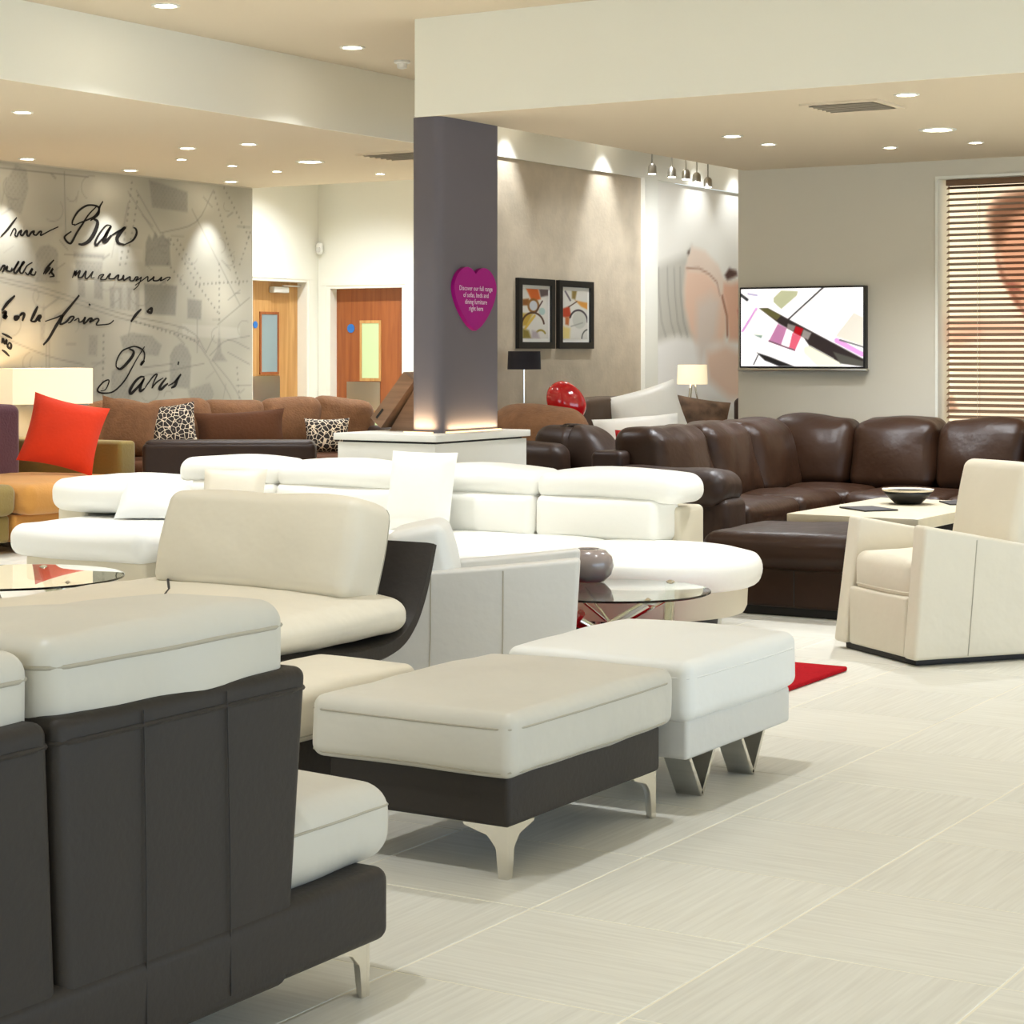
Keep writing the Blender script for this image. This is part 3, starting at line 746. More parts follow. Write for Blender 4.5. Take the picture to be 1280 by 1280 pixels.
fp = print_panel('window_film', ras, lambda a, b: np.stack([a/100, np.full(len(a), 14.262), b/100], 1), attr_mat('film_daylight_glow', 0.6, emit=0.72), w1)  # emission stands in for daylight coming through the film
bl = thing('wooden_blind', 'brown wooden slatted blind in the window beside the television', 'blind', (-4.0, 14.15, 0.6))
part('headrail', bb(-4.985, -3.02, 14.11, 14.17, 2.60, 2.643, r=0.004, n=(1, 1, 1), k=1), M_SLAT, bl)
c_, s_ = math.cos(math.radians(23)), math.sin(math.radians(23))
sv, sf = box(-0.982, 0.982, -0.025, 0.025, -0.0015, 0.0015)
sv = np.stack([sv[:, 0], sv[:, 1]*c_-sv[:, 2]*s_, sv[:, 1]*s_+sv[:, 2]*c_], 1)
slat_me = mesh('slat', sv, sf, smooth=False); slat_me.materials.append(M_SLAT)
for k in range(46):
    z = 2.585-k*0.0426
    o = bpy.data.objects.new('slat', slat_me); COL.objects.link(o); o.parent = bl
    o.location = (0, -0.01, z-0.6)
for x in (-4.75, -4.0, -3.25):
    part('ladder_cord', merge(tube([(x, 14.112, 0.64), (x, 14.112, 2.60)], 0.0015, 5), tube([(x, 14.168, 0.64), (x, 14.168, 2.60)], 0.0015, 5)), M_BEIGEBASE, bl)
part('bottom_rail', bb(-4.982, -3.018, 14.12, 14.165, 0.61, 0.632, r=0.004, n=(1, 1, 1), k=1), M_SLAT, bl)

# ---- assumed shopfront windows out of view, frames added for the daylight area lights
for nm, lab, g in (('assumed_window_side', 'assumed long shopfront window of the side wall', [box(4.85, 4.95, y-0.03, y+0.03, 0.3, 2.7) for y in (0.03, 1.9, 3.7, 5.6, 7.5, 9.3, 11.17)]+[box(4.85, 4.95, 0, 11.2, 0.3, 0.36), box(4.85, 4.95, 0, 11.2, 2.64, 2.7)]),
                   ('assumed_window_front', 'assumed wide shop window of the front wall', [box(x-0.03, x+0.03, -4.4, -4.3, 0.3, 2.7) for x in (-7.97, -6.2, -4.4, -2.6, -0.8, 0.97)]+[box(-8.0, 1.0, -4.4, -4.3, 0.3, 0.36), box(-8.0, 1.0, -4.4, -4.3, 2.64, 2.7)])):
    struct(nm, merge(*g), M_CHROMES, lab, 'window')

# ---- ceiling fittings
dl_ring = lathe([(0.040, 0.0), (0.044, -0.006), (0.056, -0.006), (0.058, 0.0)], 20)
dl_disc = lathe([(0.040, -0.001), (0.038, -0.003)], 20)
ring_me = mesh('trim_ring', *dl_ring); ring_me.materials.append(M_WALLW)
disc_me = mesh('lamp', *dl_disc); disc_me.materials.append(M_LAMP)
def downlight(x, y, z, label, power, angle=115, tilt=None, scale=1.0, group='recessed ceiling downlights', radius=0.04):
    t = thing('downlight', label, 'downlight', (x, y, z), 0, group); scale *= 1.2
    for nm, me in (('trim_ring', ring_me), ('lamp', disc_me)):
        o = bpy.data.objects.new(nm, me); COL.objects.link(o); o.parent = t; o.scale = (scale, scale, 1)
    if power:
        spot('downlight_beam', (0, 0, -0.02), power, angle, 0.85, radius, tilt=tilt, parent=t)
    return t
L = SPOT_POWER
mural_t = (0, math.radians(-8), 0)
for x, y, lab in ((-11.45, 11.40, 'downlight tight to the mural, furthest from the doors'), (-11.45, 12.57, 'downlight tight to the mural, middle of its row'), (-11.45, 13.87, 'downlight tight to the mural, closest to the oak door')):
    downlight(x, y, ZL, lab, 58, 62, (0, math.radians(9), 0), radius=0.02)
for x, y, lab, sc_, pw in ((-9.24, 9.16, 'angled downlight in the low ceiling near the left frame edge', 1.0, L), (-9.84, 11.42, 'downlight in the low ceiling, left one of a close pair', 1.0, L),
                      (-9.27, 11.43, 'downlight in the low ceiling, right one of a close pair', 1.0, L), (-9.72, 12.75, 'largest brightest downlight in the low ceiling by the mural', 1.7, L*1.3),
                      (-10.45, 12.06, 'small dim downlight beneath the close pair in the low ceiling', 0.7, 20), (-10.46, 12.69, 'small dim downlight in the middle of the low ceiling', 0.7, 20),
                      (-10.47, 13.28, 'small dim downlight left of the largest one', 0.7, 20), (-9.87, 13.92, 'small dim downlight nearest the white doors wall', 0.7, 20)):
    downlight(x, y, ZL, lab, pw*0.5, scale=sc_)
downlight(-7.62, 8.66, ZC, 'downlight in the high ceiling at the top left', CEIL_POWER, scale=1.2)
downlight(-7.65, 10.48, ZC, 'downlight in the high ceiling left of the column', CEIL_POWER, scale=1.2)
for x, y, lab, sc_, pw in ((-5.57, 11.75, 'starry downlight above the left end of the television', 1.0, L), (-5.58, 12.33, 'small downlight beside the starry one above the television', 0.8, L*0.5),
                      (-3.87, 10.34, 'downlight beside the slotted vent in the low ceiling', 1.0, L), (-4.32, 12.08, 'largest downlight of the low ceiling before the window', 1.7, L*1.2),
                      (-4.97, 12.96, 'small downlight above the grey wall near the television', 0.8, L*0.5), (-4.37, 12.95, 'small downlight closest to the window blind', 0.8, L*0.5)):
    downlight(x, y, ZR, lab, pw, scale=sc_)
downlight(-7.95, 14.75, ZC, 'downlight above the framed pictures wall', 42, 60, (0, math.radians(10), 0), radius=0.02)
downlight(-7.95, 13.2, ZC, 'downlight washing the beige wallpaper behind the column', 42, 60, (0, math.radians(10), 0), radius=0.02)
downlight(-7.92, 16.5, ZC, 'downlight washing the photo mural, nearer the hanging spots', 26, 75, (0, math.radians(8), 0), radius=0.02)
downlight(-7.92, 17.3, ZC, 'downlight washing the photo mural, nearer the television wall', 26, 75, (0, math.radians(8), 0), radius=0.02)
downlight(-7.4, 14.15, ZC, 'bright downlight above the row of hanging spots', 120, scale=1.4)
# unseen grid of downlights, added to the high ceiling to light the room
for x in (-6.6, -4.6, -3.0, -0.6, 1.8):
    for y in (-2.0, 0.6, 3.2, 5.8, 8.2):
        downlight(x, y, ZC, 'added downlight of the unseen grid in the high ceiling', CEIL_POWER*{-2.0: 0.3, 0.6: 0.6, 3.2: 0.85, 5.8: 0.85, 8.2: 1.15}[y]*{-6.6: 1.25, -4.6: 1.05, -3.0: 0.95, -0.6: 0.9, 1.8: 0.4}[x], 80, group='added grid of downlights in the high ceiling', scale=1.2)
for x, y in ((-2.0, 11.0), (0.6, 11.0), (-2.0, 13.0)):  # extra lamps out of view, added to light the room
    downlight(x, y, ZR, 'added unseen downlight of the low ceiling beyond the window', L, group='added downlights beyond the window')
for x, y in ((-9.4, 6.5), (-10.6, 8.0), (-9.4, 4.0)):  # more lamps out of view, added for brightness on the mural side
    downlight(x, y, ZL, 'added unseen downlight of the low ceiling nearer the entrance', L, group='added downlights nearer the entrance')
downlight(-10.3, 15.3, ZC, 'downlight in front of the cherry wood door', 240, 130)
downlight(-11.6, 15.3, ZC, 'added downlight in the corner between the two doors', 120, 130)  # second lamp added to brighten the white door walls

# hanging spot track
tr = thing('spot_track', 'row of small hanging spotlights in front of the photo mural', 'spotlights', (-7.4, 14.7, ZC))
part('rail', box(-7.415, -7.385, 14.0, 15.3, ZC-0.03, ZC), M_WALLW, tr, smooth=False)
for k, (y, z) in enumerate(((14.14, 2.80), (14.48, 2.80), (14.73, 2.80), (14.93, 2.79), (15.14, 2.765))):
    hd = part('spot_head', merge(tube([(-7.4, y, ZC-0.02), (-7.4, y, z+0.07)], 0.006, 6), lathe([(0.02, 0.08), (0.034, 0.06), (0.036, 0.0), (0.030, 0.0)], 16, (-7.4, y, z))), M_CHROMES, tr)
    part('lamp', lathe([(0.030, 0.004), (0.028, -0.002)], 14, (-7.4, y, z)), M_LAMP, hd)
    spot('spot_beam', (0, y-14.7, z-ZC-0.01), 19, 95, 0.8, 0.02, tilt=Vector((-0.8, 1.9, -1.2)).to_track_quat('-Z', 'Y').to_euler(), parent=tr)

# vents, detectors
def vent(x0, x1, y0, y1, z, label):
    t = thing('ceiling_vent', label, 'vent', ((x0+x1)/2, (y0+y1)/2, z))
    b = 0.035
    part('frame', merge(box(x0, x1, y0, y0+b, z-0.012, z), box(x0, x1, y1-b, y1, z-0.012, z), box(x0, x0+b, y0+b, y1-b, z-0.012, z), box(x1-b, x1, y0+b, y1-b, z-0.012, z)), M_CEIL, t, smooth=False)
    part('backing', box(x0+b, x1-b, y0+b, y1-b, z-0.002, z), M_BLACK, t, smooth=False)
    n = 6
    for k in range(n):
        y = y0+b+(k+0.5)*(y1-y0-2*b)/n
        v, f = box(x0+b, x1-b, -0.014, 0.014, -0.0012, 0.0012)
        part('louvre', (xform(v, (0, y, z-0.010), (math.radians(35), 0, 0)), f), M_CEIL, t, smooth=False)
vent(-4.53, -4.07, 10.42, 10.86, ZR, 'slotted square air vent in the low ceiling before the television')
vent(-9.05, -8.48, 12.44, 12.95, ZL, 'square air vent in the low ceiling beside the column')
t = thing('smoke_detector', 'round white smoke detector on the high ceiling beside the column', 'detector', (-7.72, 11.14, ZC))
part('base', lathe([(0.055, 0), (0.055, -0.015), (0.045, -0.02)], 20), M_PLINTH, t, world=False)
part('sensor', lathe([(0.035, -0.02), (0.032, -0.05), (0.015, -0.055)], 20), M_PLINTH, t, world=False)
t = thing('motion_sensor', 'small white motion sensor in the corner between the doors', 'sensor', (-12.33, 16.38, 2.45))
part('body', bb(-12.385, -12.315, 16.33, 16.39, 2.38, 2.50, r=0.025, n=(2, 2, 2)), M_PLINTH, t)
part('lens', rbox((-12.345, 16.327, 2.425), (0.05, 0.02, 0.05), r=0.009, n=(1, 1, 1)), M_LTGREY, t)

# ---- television
tv = thing('television', 'flat wall television showing fabric swatches', 'television', (-6.06, 14.04, 1.26))
part('body', bb(-6.57, -5.555, 13.985, 14.045, 1.272, 1.885, r=0.006, n=(1, 1, 1), k=1), M_BLACK, tv)
part('lower_trim', bb(-6.58, -5.545, 13.975, 14.045, 1.252, 1.272, r=0.004, n=(1, 1, 1), k=1), M_CHROMES, tv)
ras = Raster(0, 160, 0, 96, 161, 97, (248, 246, 248))
ras.poly([(43.5, 84.5), (53.8, 93.8), (75.9, 92.4), (74.5, 87.3), (53.8, 70.7), (43.5, 79.4)], (178, 180, 146), 1, soft=0.8)
ras.line([(109.1, 96.7), (64.1, 58.5)], 2.2, (60, 58, 60), 1)
ras.poly([(67.1, 59.9), (106.9, 93.1), (158.5, 94.6), (158.5, 67.1), (130.5, 70.0), (104.0, 44.0)], (236, 234, 234), 0.9, soft=0.8)
ras.poly([(124.6, 36.8), (148.2, 65.7), (160.0, 59.9), (160.0, 25.3)], (214, 208, 196), 1, soft=0.8)
ras.poly([(24.3, 72.2), (36.1, 72.2), (160.7, 9.4), (160.7, 0.0), (133.5, 3.6), (117.2, 10.8), (90.7, 25.3), (83.3, 35.4), (50.9, 52.7)], (44, 36, 36), 1, soft=0.8)
ras.poly([(25.1, 71.7), (36.1, 71.7), (53.8, 62.8), (47.9, 57.0), (37.6, 62.8)], (92, 88, 50), 1, soft=0.8)
ras.poly([(62.7, 52.7), (73.0, 49.8), (70.0, 43.3), (61.2, 46.9)], (128, 122, 118), 1, soft=0.8)
ras.poly([(73.0, 49.8), (83.3, 46.2), (78.9, 36.8), (70.0, 41.1)], (170, 8, 26), 1, soft=0.8)
ras.poly([(83.3, 45.5), (93.6, 41.1), (89.2, 32.5), (80.4, 36.8)], (140, 132, 128), 1, soft=0.8)
ras.poly([(49.4, 52.7), (61.2, 46.9), (53.8, 26.7), (37.6, 31.8)], (182, 120, 160), 1, soft=0.8)
ras.poly([(68.6, 41.1), (80.4, 36.8), (72.3, 20.2), (64.1, 23.1)], (214, 92, 116), 1, soft=0.8)
ras.line([(37.6, 31.3), (71.5, 19.8)], 2, (110, 70, 90), 1)
ras.line([(20.6, 71.5), (2.2, 44.0)], 3, (206, 150, 206), 1)
ras.poly([(19.9, 68.6), (46.5, 54.1), (30.2, 35.4), (5.2, 42.6)], (244, 246, 236), 1, soft=0.8)
ras.poly([(17.0, 39.0), (28.8, 38.3), (27.3, 34.6)], (130, 150, 140), 1, soft=0.8)
ras.poly([(20.6, 17.3), (37.6, 12.3), (71.5, 0.0), (50.9, 0.0), (31.7, 7.2)], (30, 28, 30), 1, soft=0.8)
ras.line([(0.0, 88.8), (8.1, 83.0)], 4, (50, 52, 56), 1)
ras.line([(17.0, 2.2), (22.9, 13.7)], 1.5, (60, 60, 60), 1)
ras.poly([(83.3, 23.8), (92.2, 25.3), (121.7, 9.4), (136.4, 0.0), (101.0, 0.0), (83.3, 16.6)], (226, 228, 206), 1, soft=0.8)
ras.line([(126.1, 31.8), (158.5, 15.2)], 6, (196, 110, 190), 0.7)
ras.line([(130.5, 32.5), (160.0, 23.8)], 2, (60, 60, 60), 0.8)
ras.line([(90.7, 25.3), (121.7, 9.4)], 1.6, (180, 176, 170), 1)
ras.poly([(121.7, 18.0), (160.7, 6.5), (160.7, 0.0), (130.5, 3.6)], (84, 84, 76), 0.8, soft=0.8)
ras.line([(9.6, 90.2), (21.4, 88.1)], 2.5, (150, 140, 180), 0.7)
part_scr = print_panel('screen', ras, lambda a, b: np.stack([-6.555+a/160*0.985-tv.location[0], np.full(len(a), 13.982-14.04), 1.286+b/96*0.585-1.26], 1), attr_mat('lit_screen', 0.3, emit=0.52), tv)

# ---- framed pictures
def picture(y0, y1, label, paint):
    t = thing('framed_picture', label, 'picture', (-8.19, (y0+y1)/2, 1.42), 0, 'pair of abstract framed prints')
    z0, z1, b = 1.42, 1.972, 0.052
    part('frame', merge(box(-8.2, -8.165, y0, y0+b, z0, z1), box(-8.2, -8.165, y1-b, y1, z0, z1), box(-8.2, -8.165, y0+b, y1-b, z0, z0+b), box(-8.2, -8.165, y0+b, y1-b, z1-b, z1)), M_BLACK, t, smooth=False)
    part('mount', box(-8.2, -8.185, y0+b, y1-b, z0+b, z1-b), M_PLINTH, t, smooth=False)
    r_ = Raster(0, 60, 0, 100, 61, 101, (214, 210, 200))
    paint(r_)
    q = b+0.028
    print_panel('print', r_, lambda a, bb_: np.stack([np.full(len(a), 0.0065), y0+q+a/60*(y1-y0-2*q)-(y0+y1)/2, z0+q+bb_/100*(z1-z0-2*q)-1.42], 1), attr_mat('art_print', 0.5), t)
def arc(cx, cy, rx, ry, a0, a1, n=16):
    return [(cx+rx*math.cos(math.radians(a0+(a1-a0)*k/n)), cy+ry*math.sin(math.radians(a0+(a1-a0)*k/n))) for k in range(n+1)]
def art_a(r):
    r.poly([(8, 100), (36, 100), (42, 80), (22, 74)], (196, 96, 40), soft=2); r.poly([(38, 100), (60, 100), (60, 88), (42, 84)], (90, 76, 74), soft=2)
    r.poly([(0, 78), (14, 80), (18, 66), (0, 66)], (134, 84, 36), soft=2); r.ell(25, 66, 15, 16, (140, 96, 44)); r.ell(25, 66, 10, 11, (190, 192, 196))
    r.poly([(0, 50), (24, 50), (10, 25), (0, 25)], (186, 152, 60), soft=3); r.ell(45, 55, 8, 8, (150, 184, 180), 0.7)
    r.line(arc(24, 26, 26, 26, 10, 180), 4, (84, 56, 36)); r.line([(30, 52), (46, 76)], 3, (84, 60, 52)); r.poly([(0, 0), (20, 0), (14, 16), (0, 20)], (132, 116, 50), soft=3)
    r.line([(6, 20), (28, 46)], 5, (206, 170, 70), 0.9); r.line(arc(42, 5, 12, 12, 30, 170), 4, (156, 138, 52)); r.poly([(20, 0), (40, 0), (34, 14), (22, 16)], (172, 160, 164), soft=3)
def art_b(r):
    r.poly([(22, 100), (34, 100), (30, 82), (22, 84)], (140, 118, 62), soft=2); r.line([(6, 98), (18, 80)], 4, (110, 102, 106)); r.poly([(30, 80), (60, 76), (60, 62), (44, 68)], (206, 142, 60), soft=2)
    r.poly([(0, 62), (16, 68), (20, 46), (6, 44), (0, 46)], (176, 64, 36), soft=2); r.poly([(6, 46), (16, 44), (14, 28), (6, 30)], (180, 104, 54), soft=2)
    r.ell(40, 40, 18, 20, (188, 188, 176), 0.8); r.line(arc(38, 36, 22, 24, 0, 160), 4, (68, 60, 62)); r.line([(14, 66), (34, 78)], 2.5, (96, 74, 60))
    r.poly([(0, 26), (18, 22), (16, 0), (0, 0)], (216, 196, 124), soft=3); r.line(arc(62, 0, 16, 20, 90, 180), 3, (92, 92, 84)); r.line([(20, 26), (48, 34)], 3, (150, 150, 140), 0.7)
picture(13.38, 13.935, 'black framed abstract print with brown rings, nearer the column', art_a)
picture(14.005, 14.57, 'black framed abstract print with grey arc, further from the column', art_b)

# ---- touch screen kiosk beside the column
ks = thing('touch_kiosk', 'tilted brown touch screen kiosk beside the column', 'kiosk', (-6.98, 10.2, 0.918))
part('housing', prism([(-7.15, 0.995), (-6.905, 1.275), (-6.83, 1.225), (-7.075, 0.935)], (0, 9.98, 0), (1, 0, 0), (0, 0, 1), (0, 0.38, 0)), M_KIOSK, ks, sharp=20)
part('bracket', prism([(-7.05, 0.918), (-6.80, 0.918), (-6.80, 1.215), (-6.84, 1.215)], (0, 10.04, 0), (1, 0, 0), (0, 0, 1), (0, 0.26, 0)), M_KIOSK, ks, sharp=20)
part('slot', prism([(-7.11, 1.00), (-7.06, 1.055), (-7.05, 1.045), (-7.10, 0.99)], (0, 9.978, 0), (1, 0, 0), (0, 0, 1), (0, 0.004, 0)), M_BLACK, ks, smooth=False)
part('screen', prism([(-7.135, 1.013), (-6.918, 1.261), (-6.921, 1.264), (-7.138, 1.016)], (0, 10.01, 0), (1, 0, 0), (0, 0, 1), (0, 0.32, 0)), M_BLACK, ks, smooth=False)

# ------------------------------------------------------------------ furniture
def cushion(name, x0, x1, y0, y1, z0, z1, material, parent, r=0.06, puff=(0.008, 0.008, 0.03), wob=0.003, seams=(), smat=None, plane='z', n=(8, 8, 3), rot=(0, 0, 0), fn=None, world=True, srad=0.0045):
    c = ((x0+x1)/2, (y0+y1)/2, (z0+z1)/2); s = (x1-x0, y1-y0, z1-z0)
    o = part(name, rbox(c, s, r=r, puff=puff, n=n, k=4, wob=wob, rot=rot, fn=fn), material, parent, world=world, sharp=0)
    for z in seams:
        part('piping', seam_ring(c, s, r, z, puff, srad, wob, rot, fn, plane=plane), smat or material, o, world=world, sharp=0)
    return o

def blade_leg(parent, x, y, ex, ey, h=0.14, L=0.14, world=True):
    pr = [(0, h), (L, h), (L*0.97, h*0.94), (L*0.45, h*0.80), (0.036, h*0.58), (0.027, 0), (0, 0)]
    a = prism(pr, (x, y, 0), (ex, 0, 0), (0, 0, 1), (0, ey*0.010, 0))
    b = prism([(max(s_, 0.0102), z_) for s_, z_ in pr], (x, y, 0), (0, ey, 0), (0, 0, 1), (ex*0.010, 0, 0))
    return part('leg', merge(a, b), M_NICKEL, parent, world=world, sharp=30)

# ---- charcoal and stone sofa in the foreground, seen from behind
sa = thing('two_tone_sofa', 'charcoal leather sofa back with stone cushions, nearest the camera', 'sofa', (-2.95, 2.5, 0))
part('base', bb(-3.46, -2.515, 1.45, 3.59, 0.125, 0.285, r=0.03, n=(2, 4, 1)), M_CHARCOAL, sa)
def lean_end(p):
    p = p.copy(); k = np.clip((p[:, 2]+0.31)/0.62, 0, 1); p[:, 0] += 0.03*(1-k)-0.015; p[:, 1] += 0.10*k*np.clip(p[:, 1]/0.3, 0, 1); return p
def lean_flat(p):
    q = lean_end(p); q[:, 1] = p[:, 1]; return q
for y0, y1, lf in ((2.60, 3.235, lean_end), (1.95, 2.59, lean_flat), (1.45, 1.94, lean_flat)):
    o = part('back_panel', rbox((-2.63, (y0+y1)/2, 0.435), (0.20, y1-y0, 0.63), r=0.025, n=(2, 5, 6), k=3, fn=lf), M_CHARCOAL, sa)
    part('top_roll', seam_ring((-2.63, (y0+y1)/2, 0.435), (0.20, y1-y0, 0.63), 0.025, 0.86, (0, 0, 0), 0.0055, fn=lf), M_CHARCOAL, o)
    if y0 > 2.5:
        for ys in (2.815, 3.055):
            part('stitch_line', tube([(-2.5125, ys-0.01, 0.15), (-2.524, ys, 0.45), (-2.541, ys+0.012, 0.735)], 0.0016, 6), M_STITCH, o)
cushion('seat_cushion', -3.50, -2.74, 1.45, 2.99, 0.285, 0.46, M_GREYCREAM, sa)
cushion('seat_cushion', -3.50, -2.552, 3.02, 3.68, 0.275, 0.452, M_GREYCREAM, sa, r=0.07, puff=(0.0, 0.025, 0.02), seams=(0.45,), smat=M_STITCHL, srad=0.003)
cushion('back_cushion', -2.98, -2.575, 2.61, 3.30, 0.50, 0.885, M_GREYCREAM, sa, r=0.045, puff=(0.022, 0.012, 0.018), wob=0.007, seams=(0.74,), smat=M_STITCHL, n=(6, 10, 8))
cushion('back_cushion', -2.98, -2.59, 1.95, 2.60, 0.50, 0.868, M_GREYCREAM, sa, r=0.045, puff=(0.022, 0.012, 0.018), wob=0.006, seams=(0.74,), smat=M_STITCHL)
for x, ex in ((-2.56, -1), (-3.42, 1)):
    for y, ey in ((3.57, -1), (1.5, 1)): blade_leg(sa, x, y, ex, ey, 0.125)

# ---- stone and charcoal ottoman
o1 = thing('two_tone_ottoman', 'stone grey ottoman cushion on charcoal base with blade feet', 'ottoman', (-3.1, 4.96, 0))
part('base', bb(-3.385, -2.795, 4.525, 5.395, 0.14, 0.285, r=0.015, n=(3, 4, 1), k=2), M_CHARCOAL, o1)
cushion('cushion', -3.425, -2.765, 4.49, 5.43, 0.275, 0.445, M_GREYCREAM, o1, r=0.034, puff=(0.014, 0.014, 0.03), seams=(0.55, -0.86), smat=M_STITCHL, srad=0.003)
for x, ex in ((-2.805, -1), (-3.375, 1)):
    for y, ey in ((4.535, 1), (5.385, -1)): blade_leg(o1, x, y, ex, ey)

# ---- white ottoman on V feet
o2 = thing('white_ottoman', 'white leather ottoman on chrome V shaped feet', 'ottoman', (-3.08, 5.9, 0))
part('base', bb(-3.39, -2.765, 5.515, 6.285, 0.15, 0.275, r=0.015, n=(3, 4, 1), k=2), M_LTGREY, o2)
cushion('cushion', -3.41, -2.745, 5.49, 6.31, 0.27, 0.455, M_WHITE2, o2, r=0.038, puff=(0.014, 0.014, 0.036), seams=(0.45,), smat=M_WHITE2, srad=0.003)
for x in (-2.86, -3.30):
    for y in (5.72, 6.10):
        w = 0.045
        a = prism([(-0.105, 0.15), (-0.088, 0.15), (0.006, 0.010), (-0.006, 0)], (x-w, y, 0), (0, 1, 0), (0, 0, 1), (2*w, 0, 0))
        b = prism([(0.105, 0.15), (0.088, 0.15), (-0.006, 0.010), (0.006, 0)], (x-w, y, 0), (0, 1, 0), (0, 0, 1), (2*w, 0, 0))
        part('leg', merge(a, b), M_CHROME, o2, smooth=False)

# ---- cream bench seat tucked behind the ottoman
dn = thing('bench_seat', 'cream bench cushion on charcoal plinth behind the grey ottoman', 'bench', (-3.85, 4.85, 0))
part('base', bb(-4.03, -3.68, 4.30, 5.33, 0.06, 0.25, r=0.015, n=(2, 4, 1), k=2), M_CHARCOAL, dn)
cushion('cushion', -4.06, -3.645, 4.26, 5.37, 0.24, 0.40, M_CREAM, dn, r=0.04, puff=(0.008, 0.01, 0.02), seams=(-0.8,), smat=M_STITCHL, srad=0.003)
for x in (-3.98, -3.73):
    for y in (4.36, 5.27): part('foot', lathe([(0.025, 0), (0.028, 0.06)], 12, (x, y, 0)), M_CHROMES, dn)

# ---- chaise with the curved charcoal shell
ch = thing('shell_chaise', 'cream chaise lounge in a curved charcoal shell', 'chaise', (-4.65, 5.4, 0))
outer = smooth_line([(4.45, 0.33), (4.9, 0.325), (5.35, 0.318), (5.66, 0.300), (5.84, 0.308), (5.95, 0.338), (6.03, 0.40), (6.085, 0.48), (6.125, 0.57), (6.165, 0.685)], 5)
T = np.gradient(outer, axis=0); T /= np.linalg.norm(T, axis=1, keepdims=True)
th = np.linspace(0.085, 0.045, len(outer))
inner = outer+np.stack([-T[:, 1], T[:, 0]], 1)*th[:, None]
def shell(x0, x1):
    n = len(outer); V = []; F = []
    xs = np.concatenate([[x0], np.linspace(x0+0.02, x1-0.02, 6), [x1]])
    for i, x in enumerate(xs):
        sh = 0.012 if i in (0, len(xs)-1) else 0.0
        nn = np.stack([-T[:, 1], T[:, 0]], 1)*sh
        for q in np.concatenate([outer+nn, (inner-nn)[::-1]]): V.append((x, q[0], q[1]))
    m = 2*n
    for i in range(len(xs)-1):
        for k in range(m):
            F.append((i*m+k, i*m+(k+1) % m, (i+1)*m+(k+1) % m, (i+1)*m+k))
    for k in range(n-1):
        F.append((k, m-1-k, m-2-k, k+1)); b = (len(xs)-1)*m
        F.append((b+k, b+k+1, b+m-2-k, b+m-1-k))
    V = np.array(V)
    return V, [tuple(reversed(f)) for f in F]
part('shell', shell(-5.30, -4.11), M_CHARCOAL, ch, sharp=50)
def tip(p):
    p = p.copy(); k = np.clip((p[:, 0])/0.56, 0, 1); p[:, 2] += -0.015*k**3; p[:, 2] *= 1-0.25*k**4; return p
cushion('seat_cushion', -5.23, -4.09, 4.50, 5.98, 0.385, 0.545, M_CREAM, ch, r=0.07, puff=(0.02, 0.01, 0.012), wob=0.004, fn=tip, n=(10, 12, 3))
part('seat_seam', tube([(-5.20, 5.96, 0.545), (-5.05, 5.75, 0.552), (-4.78, 5.45, 0.556), (-4.6, 5.2, 0.556)], 0.0045, 6), M_STITCH, ch)
cushion('back_cushion', -5.10, -4.20, -0.12, 0.12, -0.185, 0.185, M_CREAM, ch, world=False, r=0.05, puff=(0.012, 0.035, 0.012), wob=0.007, n=(12, 4, 8), seams=(0.7,), smat=M_STITCHL, plane='y', srad=0.003)
bc = [c for c in ch.children if c.name.startswith('back_cushion')][0]
for q in [bc]+list(bc.children): q.data.transform(Matrix.Translation((4.65, 0, 0)))
bc.location = (0, 5.86-5.4, 0.68); bc.rotation_euler = (math.radians(-16), 0, 0)
for x in (-5.15, -4.25):
    for y in (4.6, 5.8): part('leg', tube([(x, y, 0), (x, y, 0.34)], 0.018, 10), M_CHROME, ch)

